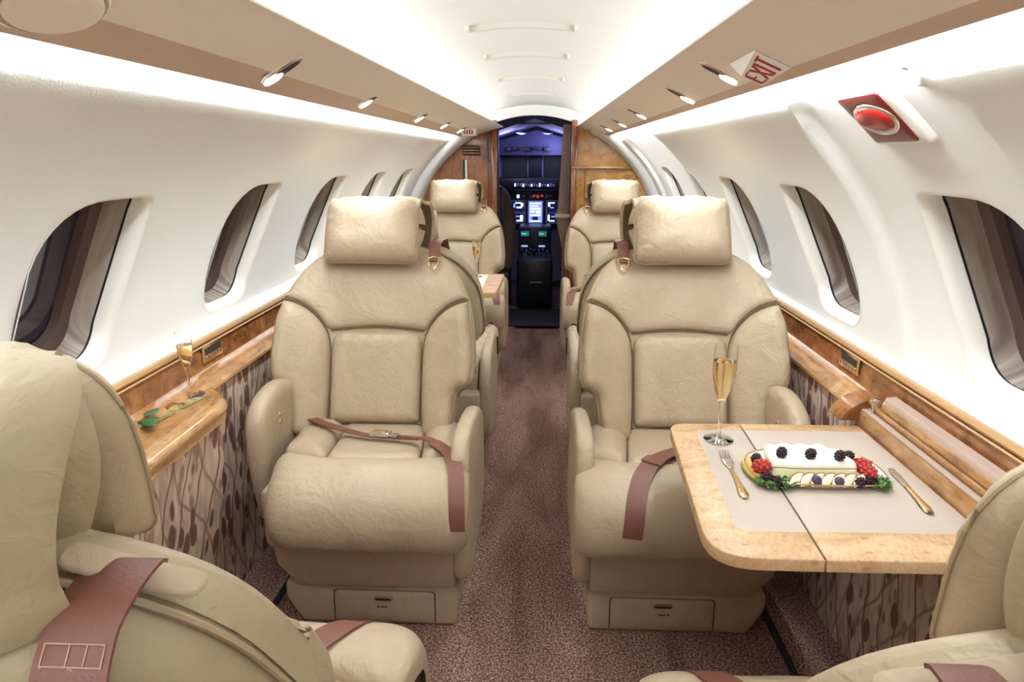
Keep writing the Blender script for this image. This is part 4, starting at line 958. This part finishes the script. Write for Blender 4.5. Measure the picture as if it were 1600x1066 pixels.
# rectangular control plates in the burl bands
for side, y, xf in ((-1, 1.832, -0.957), (1, 1.80, 0.845)):
    t = empty('control_plate', (xf, y, 0.755), 'small recessed metal control plate in the %s wooden band' % ('left' if side < 0 else 'right'), 'control panel', 'control plates')
    s = side
    box('plate_frame', (min(0, -s * 0.004), -0.058, -0.024), (max(0, -s * 0.004), 0.058, 0.024), M['gold'], t, 0.002)
    box('plate_recess', (min(-s * 0.0042, -s * 0.003), -0.048, -0.004), (max(-s * 0.0046, -s * 0.003), 0.048, 0.016), M['dark'], t, 0)
    for k in range(5): box('plate_button', (min(-s * 0.004, -s * 0.008), -0.044 + 0.019 * k, -0.016), (max(-s * 0.004, -s * 0.008), -0.033 + 0.019 * k, -0.006), M['silver'], t, 0.001)

# stowage well and open lid of the right table
tw = empty('table_stowage_box', (0, 0, 0), 'wood lined stowage well with raised leather lid along the table, right side', 'stowage box')
box('well_body', (0.783, 0.98, 0.640), (0.846, 1.60, 0.699), M['shelf_wood'], tw, 0.003)
box('well_strip', (0.783, 0.98, 0.699), (0.798, 1.575, 0.704), M['lid'], tw, 0.001)
box('well_groove', (0.798, 0.98, 0.697), (0.802, 1.57, 0.701), M['dark'], tw, 0)
box('well_rail', (0.802, 0.98, 0.699), (0.814, 1.57, 0.714), M['shelf_wood'], tw, 0.002)
lidp = [(0.816, 0.700), (0.813, 0.742), (0.817, 0.748), (0.838, 0.750), (0.842, 0.745), (0.844, 0.700)]
sweep_y('open_lid', lidp, 0.98, 1.535, M['lid'], tw)
box('lid_inner_rail', (0.809, 0.98, 0.716), (0.8135, 1.53, 0.734), M['shelf_wood'], tw, 0.001)
box('hinge_bracket', (0.792, 1.545, 0.704), (0.812, 1.563, 0.738), M['silver'], tw, 0.003)
tube('hinge_pin', [(0.788, 1.554, 0.730), (0.818, 1.554, 0.730)], 0.005, M['gold'], tw, 10)
ey = [tuple(q) for q in spline([(0.735, 0.670), (0.760, 0.702), (0.795, 0.722), (0.832, 0.726)], 5)] + [(0.836, 0.670)]
plate_xz('curved_wood_end', ey, 1.580, 1.65, M['burl'], tw, 0.003)
# folding table
ft = empty('folding_table', (0, 0, 0), 'fold out maple table with beige inlay holding the fruit plate', 'table')
TZ_ = 0.66
def leaf(poly, nm):
    return puff(nm, poly, 0.003, 0.004, lambda u, v, h: (u, v, TZ_ - 0.003 + h), M['maple'], ft, res=0.05, back=0.020)
leaf(round_poly([(0.283, 0.990, 0.085), (0.4705, 0.990, 0.002), (0.4895, 1.574, 0.002), (0.317, 1.570, 0.045)], 0.01, 8), 'table_leaf')
leaf(round_poly([(0.4735, 0.990, 0.002), (0.780, 0.994, 0.004), (0.780, 1.576, 0.004), (0.4925, 1.574, 0.002)], 0.004, 4), 'table_leaf')
puff('leather_inlay', [(0.349, 1.073), (0.4725, 1.075), (0.487, 1.530), (0.373, 1.528)], 0.0008, 0.002, lambda u, v, h: (u, v, TZ_ + h - 0.0002), M['inlay'], ft, res=0.06, back=0.001)
puff('leather_inlay', [(0.4762, 1.075), (0.777, 1.080), (0.777, 1.535), (0.491, 1.530)], 0.0008, 0.002, lambda u, v, h: (u, v, TZ_ + h - 0.0002), M['inlay'], ft, res=0.06, back=0.001)
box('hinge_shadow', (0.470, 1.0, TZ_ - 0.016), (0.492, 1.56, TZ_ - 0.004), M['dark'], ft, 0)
box('support_rail', (0.60, 1.10, 0.618), (0.775, 1.13, 0.637), M['silver'], ft, 0.002); box('support_rail', (0.60, 1.44, 0.618), (0.775, 1.47, 0.637), M['silver'], ft, 0.002)
# distant table on the left
t2 = empty('folding_table', (0, 0, 0), 'small distant wooden table with pale inlay on the left side', 'table')
puff('table_leaf', round_poly([(-0.225, 3.18, 0.03), (-0.212, 3.72, 0.02), (-0.905, 3.72, 0.005), (-0.905, 3.18, 0.005)], 0.01), 0.003, 0.004, lambda u, v, h: (u, v, TZ_ - 0.003 + h), M['maple'], t2, res=0.06, back=0.022)
box('leather_inlay', (-0.86, 3.26, TZ_ - 0.001), (-0.30, 3.69, TZ_ + 0.001), new_mat('white_inlay', srgb(236, 228, 218), 0.5), t2, 0)

# ------------------------------------------------------------------ champagne flutes
def flute(x, y, z, H, lab, level=0.62, rz=0.0):
    t = empty('champagne_flute', (x, y, z), lab, 'glass', 'champagne flutes'); k = H / 0.225
    R_ = lambda q: q * k
    outer = [(0, 0.0015), (0.030, 0.0012), (0.0335, 0.0022), (0.030, 0.0038), (0.016, 0.006), (0.006, 0.011), (0.0042, 0.022), (0.0040, 0.06), (0.0048, 0.086), (0.0095, 0.098), (0.0175, 0.118), (0.0238, 0.145), (0.0262, 0.172), (0.0262, 0.195), (0.0250, 0.225)]
    innr = [(0.0242, 0.225), (0.0252, 0.195), (0.0252, 0.172), (0.0228, 0.146), (0.0165, 0.119), (0.0082, 0.100), (0, 0.0965)]
    lathe('glass_body', [(a * k, b_ * k) for a, b_ in outer + innr], M['glass'], t, 36)
    lv = level * 0.225
    wp = [(0, 0.0970)] + [(a - 0.0003, b_) for a, b_ in innr[::-1][1:] if b_ < lv]
    ra = np.interp(lv, [p[1] for p in innr[::-1]], [p[0] for p in innr[::-1]]) - 0.0003
    wp += [(ra, lv), (0, lv)]
    lathe('wine', [(a * k, b_ * k) for a, b_ in wp], M['wine'], t, 36)
    return t
flute(0.414, 1.469, TZ_ + 0.001, 0.228, 'champagne flute standing at the left corner of the food table', 0.845)
flute(-0.918, 1.620, 0.694, 0.172, 'champagne flute in the cup holder of the left wooden console', 0.80)
flute(-0.357, 3.62, TZ_ + 0.001, 0.205, 'distant champagne flute on the small left table', 0.80)

# cutlery
def along(p0, p1, z):
    a = Vector((p0[0], p0[1], z)); b_ = Vector((p1[0], p1[1], z)); d = (b_ - a); L_ = d.length; d.normalize(); s = Vector((-d.y, d.x, 0))
    return a, d, s, L_
def fork(p0, p1, z, lab, scale=1.0):     # p0 tines, p1 handle end
    a, d, s, L_ = along(p0, p1, z); t = empty('fork', a, lab, 'fork')
    T_ = lambda u, v, h: tuple(d * u + s * v + Vector((0, 0, h)))
    hp = [(0.085, 0.0035), (0.11, 0.0035), (0.15, 0.0055), (0.185, 0.0085), (L_ - 0.012, 0.0095), (L_ - 0.002, 0.005)]
    ol = [(u, w_) for u, w_ in hp] + [(L_, 0)] + [(u, -w_) for u, w_ in hp[::-1]]
    puff('handle', ol, 0.0022, 0.004, lambda u, v, h: T_(u, v, 0.0035 + h), M['gold'], t, res=0.008, two=0.001)
    hd_ = [(0.040, 0.011), (0.055, 0.0115), (0.070, 0.008), (0.087, 0.0036)]
    puff('fork_head', [(u, w_) for u, w_ in hd_] + [(u, -w_) for u, w_ in hd_[::-1]], 0.002, 0.004, lambda u, v, h: T_(u, v, 0.002 + 6 * (u - 0.07) ** 2 * 0.4 + h), M['silver'], t, res=0.006, two=0.0008)
    for k in range(4):
        v = -0.0093 + 0.0062 * k; tube('tine', [T_(0.043, v, 0.0035), (T_(0.02, v, 0.002)), T_(0.0, v * 0.95, 0.006)], [0.0016, 0.0014, 0.0007], M['silver'], t, 6)
fork((0.407, 1.398), (0.396, 1.185), TZ_ + 0.0012, 'gold handled fork lying left of the fruit plate')
def knife(p0, p1, z, lab):
    a, d, s, L_ = along(p0, p1, z); t = empty('knife', a, lab, 'knife')
    T_ = lambda u, v, h: tuple(d * u + s * v + Vector((0, 0, h)))
    puff('blade', [(0, 0.0), (0.006, 0.007), (0.03, 0.0095), (0.09, 0.008), (0.09, -0.004), (0.03, -0.0085), (0.006, -0.006)], 0.0012, 0.006, lambda u, v, h: T_(u, v, 0.0022 + h), M['silver'], t, res=0.008, two=0.0008)
    hp = [(0.086, 0.006), (0.10, 0.0055), (0.14, 0.0065), (L_ - 0.022, 0.0095), (L_ - 0.005, 0.0075)]
    puff('handle', [(u, w_) for u, w_ in hp] + [(L_, 0)] + [(u, -w_) for u, w_ in hp[::-1]], 0.0034, 0.005, lambda u, v, h: T_(u, v, 0.0035 + h), M['gold'], t, res=0.007, two=0.002)
knife((0.738, 1.333), (0.719, 1.140), TZ_ + 0.0012, 'gold handled table knife lying right of the fruit plate')
fork((-0.55, 3.60), (-0.55, 3.40), TZ_ + 0.001, 'tiny distant fork on the small left table'); knife((-0.43, 3.60), (-0.43, 3.40), TZ_ + 0.001, 'tiny distant knife on the small left table')

# ------------------------------------------------------------------ fruit plate
porc = new_mat('plate_porcelain', srgb(232, 224, 208), 0.15)
fp = empty('serving_plate', (0.57, 1.30, TZ_ + 0.001), 'long shallow gold rimmed plate of fruit and cheese', 'plate')
pl = [(q[0] * 0.89 + 0.002, q[1] * 0.84) for q in spline([(-0.135, 0.075), (-0.150, 0.01), (-0.125, -0.060), (-0.070, -0.086), (0.03, -0.090), (0.115, -0.078), (0.145, -0.02), (0.125, 0.080), (0.05, 0.115), (-0.06, 0.112)], 5, closed=True)]
puff('plate_dish', pl, 0.010, 0.022, lambda u, v, h: (u, v, 0.012 - h * 0 + 0.0), porc, fp, res=0.02, back=None)
def dish_map(k, z): return [(x * k, y * k, z) for x, y in pl]
ring_strip('plate_rim', [dish_map(0.70, 0.001), dish_map(0.80, 0.002), dish_map(1.0, 0.013), dish_map(1.015, 0.0145), dish_map(1.02, 0.013), dish_map(0.80, 0.0005), dish_map(0.70, 0.0)], porc, fp)
tube('gold_rim', dish_map(1.012, 0.0145), 0.0016, M['gold'], fp, 6, closed=True)
bpy.data.objects.remove([o for o in fp.children if o.name.startswith('plate_dish')][0])
puff('plate_well', [(x * 0.82, y * 0.82) for x, y in pl], 0.0008, 0.004, lambda u, v, h: (u, v, 0.0015 + h), porc, fp, res=0.03, back=0.001)
PZ0 = TZ_ + 0.0042
melon = new_mat('pale_melon', srgb(246, 236, 184), 0.4); cream = new_mat('whipped_cream', srgb(250, 246, 230), 0.5)
# cream-topped melon block with a scalloped back
bk_ = empty('melon_block', (0.545, 1.288, PZ0 + 0.0005), 'pale yellow melon block topped with white cream in the middle of the plate', 'melon')
hx = 0.083
bl_poly = round_poly([(-hx, -0.040, 0.012), (hx + 0.008, -0.040, 0.012), (hx + 0.002, 0.040, 0.01), (-hx + 0.01, 0.044, 0.01)], 0.01, 4)
puff('melon_base', bl_poly, 0.034, 0.006, lambda u, v, h: (u, v, h), melon, bk_, res=0.012, back=0.0)
sc = [(-hx + 0.002, -0.034), (-0.03, -0.038), (0.04, -0.036), (hx + 0.004, -0.034), (hx + 0.002, 0.026), (0.060, 0.036)]
for q in np.linspace(0, 1, 26): sc.append((0.055 - 0.125 * q, 0.048 + 0.012 * abs(math.sin(q * PI * 3.5)) - 0.004 * q))
sc.append((-hx + 0.004, 0.02))
puff('cream_topping', sc, 0.014, 0.010, lambda u, v, h: (u, v, 0.0335 + h + 0.05 * max(0, v) * 0.5), cream, bk_, res=0.008, back=0.0, mod=lambda u, v, d: 0.0012 * math.sin(u * 160) * math.sin(v * 140))
blackb = new_mat('blackberry_skin', (0.022, 0.006, 0.016, 1), 0.28); rasp = new_mat('red_berry_skin', srgb(180, 56, 50), 0.55); blueb = new_mat('blueberry_skin', srgb(76, 62, 92), 0.55)
green = new_mat('parsley_green', srgb(112, 150, 84), 0.6); green2 = new_mat('parsley_dark', srgb(66, 108, 52), 0.6)
def berry_mesh(rad, mat, name, elong=1.15):
    bm = bmesh.new(); n = 34
    bmesh.ops.create_icosphere(bm, subdivisions=2, radius=rad * 0.80)
    for i in range(n):
        ph = math.acos(1 - 2 * (i + 0.5) / n); th = PI * (1 + 5 ** 0.5) * i
        c = Vector((math.cos(th) * math.sin(ph), math.sin(th) * math.sin(ph), math.cos(ph))) * rad * 0.78
        bmesh.ops.create_icosphere(bm, subdivisions=1, radius=rad * 0.27, matrix=Matrix.Translation(c))
    bmesh.ops.scale(bm, vec=(1, 1, elong), verts=bm.verts); me = bpy.data.meshes.new(name); bm.to_mesh(me); bm.free(); me.materials.append(mat)
    me.polygons.foreach_set('use_smooth', [True] * len(me.polygons)); return me
bb = berry_mesh(0.0112, blackb, 'blackberry'); rb = berry_mesh(0.0160, rasp, 'raspberry', 1.4)
def put(me, name, x, y, z, lab, cat, grp, rot=(0, 0, 0)):
    o = bpy.data.objects.new(name, me); C.objects.link(o); o.location = (x, y, z); o.rotation_euler = rot; tag(o, lab, cat, grp); return o
zt = PZ0 + 0.0575
for x, y, z, lab in ((0.444, 1.290, PZ0 + 0.034, 'blackberry at the upper left end of the plate behind the red berry'), (0.487, 1.272, zt, 'leftmost blackberry on the white cream topping'), (0.543, 1.268, zt, 'middle blackberry on the white cream topping'),
                     (0.598, 1.262, zt, 'rightmost blackberry on the white cream topping'), (0.626, 1.286, PZ0 + 0.046, 'blackberry touching the upper end of the right red berry'),
                     (0.4530, 1.238, PZ0 + 0.018, 'blackberry above the parsley at the left front of plate'), (0.468, 1.229, PZ0 + 0.014, 'second dark blackberry beside the left parsley'), (0.630, 1.232, PZ0 + 0.014, 'blackberry below the right red berry, left of a pair'), (0.650, 1.238, PZ0 + 0.014, 'blackberry below the right red berry, right of a pair')):
    put(bb, 'blackberry', x, y, z, lab, 'blackberry', 'blackberries on the plate', (random.random(), random.random(), random.random() * 3))
put(rb, 'raspberry', 0.447, 1.264, PZ0 + 0.030, 'red berry at the left end of the plate', 'raspberry', 'red berries', (1.2, 0.3, 0.5))
put(rb, 'raspberry', 0.647, 1.272, PZ0 + 0.033, 'red berry at the right end of the plate, upper piece', 'raspberry', 'red berries', (1.25, 0.4, 0.3))
put(rb, 'raspberry', 0.652, 1.252, PZ0 + 0.028, 'red berry at the right end of the plate, lower piece', 'raspberry', 'red berries', (1.3, 0.2, 0.2))
gb = bpy.data.meshes.new('blueberry'); bm = bmesh.new(); bmesh.ops.create_uvsphere(bm, u_segments=20, v_segments=14, radius=0.0098)
for v in bm.verts:
    if v.co.z > 0.0085: v.co.z -= 0.002
bm.to_mesh(gb); bm.free(); gb.materials.append(blueb); gb.polygons.foreach_set('use_smooth', [True] * len(gb.polygons))
put(gb, 'blueberry', 0.546, 1.234, PZ0 + 0.017, 'left blueberry against the front of the melon block', 'blueberry', 'blueberries', (1.3, 0, 0))
put(gb, 'blueberry', 0.590, 1.233, PZ0 + 0.015, 'right blueberry against the front of the melon block', 'blueberry', 'blueberries', (1.3, 0.2, 0))
# fanned apple slices
apple = new_mat('apple_flesh', srgb(244, 228, 196), 0.45); peel = new_mat('apple_peel', srgb(140, 66, 44), 0.4)
for k in range(7):
    x = 0.508 + 0.0205 * k; t = empty('apple_slice', (x, 1.2375, PZ0 + 0.0135), 'pale apple slice with reddish peel, %s in the fanned row' % ['first from left', 'second from left', 'third from left', 'middle', 'third from right', 'second from right', 'last at right'][k], 'apple slice', 'fanned apple slices')
    t.rotation_euler = (0.70, -0.50, 0.55); t.scale = (0.82, 0.95, 1.1)
    ol = [tuple(q) for q in spline([(-0.026, 0.0), (-0.012, 0.009), (0.004, 0.011), (0.018, 0.007), (0.026, 0.0)], 4)] + [tuple(q) for q in spline([(0.026, 0.0), (0.01, -0.006), (-0.008, -0.007), (-0.026, 0.0)], 4)][1:-1]
    puff('apple_flesh', ol, 0.0028, 0.003, lambda u, v, h: (u, v, 0.002 + h), apple, t, res=0.006, two=0.0015)
    tube('apple_peel', [(u, v, 0.003) for u, v in spline([(-0.026, 0.0), (-0.012, 0.0092), (0.004, 0.0112), (0.018, 0.0072), (0.026, 0.0)], 4)], 0.0012, peel, t, 6)
# orange melon slice
ms = empty('melon_slice', (0.458, 1.298, PZ0 + 0.004), 'orange melon slice with green rind at the left end of the plate', 'melon')
arc_ = [(-0.010 - 0.018 * math.cos(q), 0.054 * math.sin(q)) for q in np.linspace(-1.35, 1.35, 14)] + [(0.010 - 0.014 * math.cos(q), 0.044 * math.sin(q)) for q in np.linspace(1.35, -1.35, 14)]
puff('melon_flesh', arc_, 0.013, 0.008, lambda u, v, h: (u, v, h), new_mat('orange_melon', srgb(238, 172, 96), 0.4), ms, res=0.008, back=0.002)
tube('melon_rind', [(-0.012 - 0.019 * math.cos(q), 0.054 * math.sin(q), 0.003) for q in np.linspace(-1.3, 1.3, 16)], 0.0035, new_mat('melon_rind', srgb(176, 172, 84), 0.5), ms, 6)
# parsley bunches: curled leaflets
def parsley(cx, cy, cz, rx, ry, rz_, n, lab, seed):
    t = empty('parsley_bunch', (cx, cy, cz), lab, 'parsley', 'parsley'); rr = random.Random(seed)
    for mi, mat in enumerate((green, green2)):
        bm = bmesh.new()
        for i in range(n):
            a = rr.random() * 2 * PI; q = rr.random() ** 0.5; c = Vector((rx * q * math.cos(a), ry * q * math.sin(a), rz_ * rr.random() * (1 - 0.4 * q)))
            Mx = Matrix.Translation(c) @ Matrix.Rotation(rr.random() * 6, 4, 'Z') @ Matrix.Rotation(rr.uniform(-1.1, 1.1), 4, 'X') @ Matrix.Scale(rr.uniform(0.7, 1.2), 4)
            cv = bm.verts.new(Mx @ Vector((0, 0, 0.0))); rim = []
            for k in range(9):
                b_ = 2 * PI * k / 9; rad_ = 0.0052 if k % 2 else 0.0034; rim.append(bm.verts.new(Mx @ Vector((rad_ * math.cos(b_), rad_ * math.sin(b_), 0.0016 * math.sin(3 * b_)))))
            for k in range(9): bm.faces.new((cv, rim[k], rim[(k + 1) % 9]))
        o = from_bm('leaf_cluster', bm, mat, t); o['kind'] = 'stuff'
        so = o.modifiers.new('s', 'SOLIDIFY'); so.thickness = 0.0006
    tube('parsley_stem', [(0, 0, 0.0), (rx * 0.6, ry * 0.2, 0.004)], 0.0012, green, t, 6)
parsley(0.472, 1.240, PZ0 + 0.004, 0.040, 0.022, 0.017, 110, 'curly green parsley at the left front of the plate', 1)
parsley(0.672, 1.246, PZ0 + 0.004, 0.024, 0.024, 0.018, 80, 'curly green parsley at the right end of the plate', 2)
parsley(0.624, 1.345, PZ0 + 0.006, 0.016, 0.008, 0.018, 18, 'small green sprig behind the cream topping', 3)
parsley(0.680, 1.310, PZ0 + 0.006, 0.006, 0.006, 0.024, 12, 'small upright green sprig by the right red berry', 4)

# rose stem with leaves on the left console
rs = empty('leafy_stem', (-0.90, 1.44, 0.694), 'green leafy stem lying on the left wooden console beside the cup holders', 'leaf')
tube('stem', [(-0.01, -0.06, 0.010), (0.0, 0.0, 0.008), (0.012, 0.07, 0.006), (0.028, 0.15, 0.003)], 0.0022, green, rs, 8)
for k, (x, y, a, sc_) in enumerate(((-0.010, -0.02, 0.6, 1.0), (0.004, -0.045, -0.7, 1.1), (-0.022, 0.01, 1.3, 0.9))):
    ca_, sa_ = math.cos(a), math.sin(a)
    ol = [(0.026 * sc_ * t_, w_ * sc_) for t_, w_ in ((-1, 0), (-0.6, 0.010), (0, 0.014), (0.6, 0.009), (1, 0), (0.6, -0.009), (0, -0.014), (-0.6, -0.010))]
    puff('leaf', [tuple(q) for q in spline(ol, 3, closed=True)], 0.003, 0.012, lambda u, v, h: (x + u * ca_ - v * sa_, y + u * sa_ + v * ca_, 0.012 + h + 0.004 * k - 10 * v * v), new_mat('rose_leaf', srgb(52, 92, 50), 0.45), rs, res=0.006, two=0.0004)
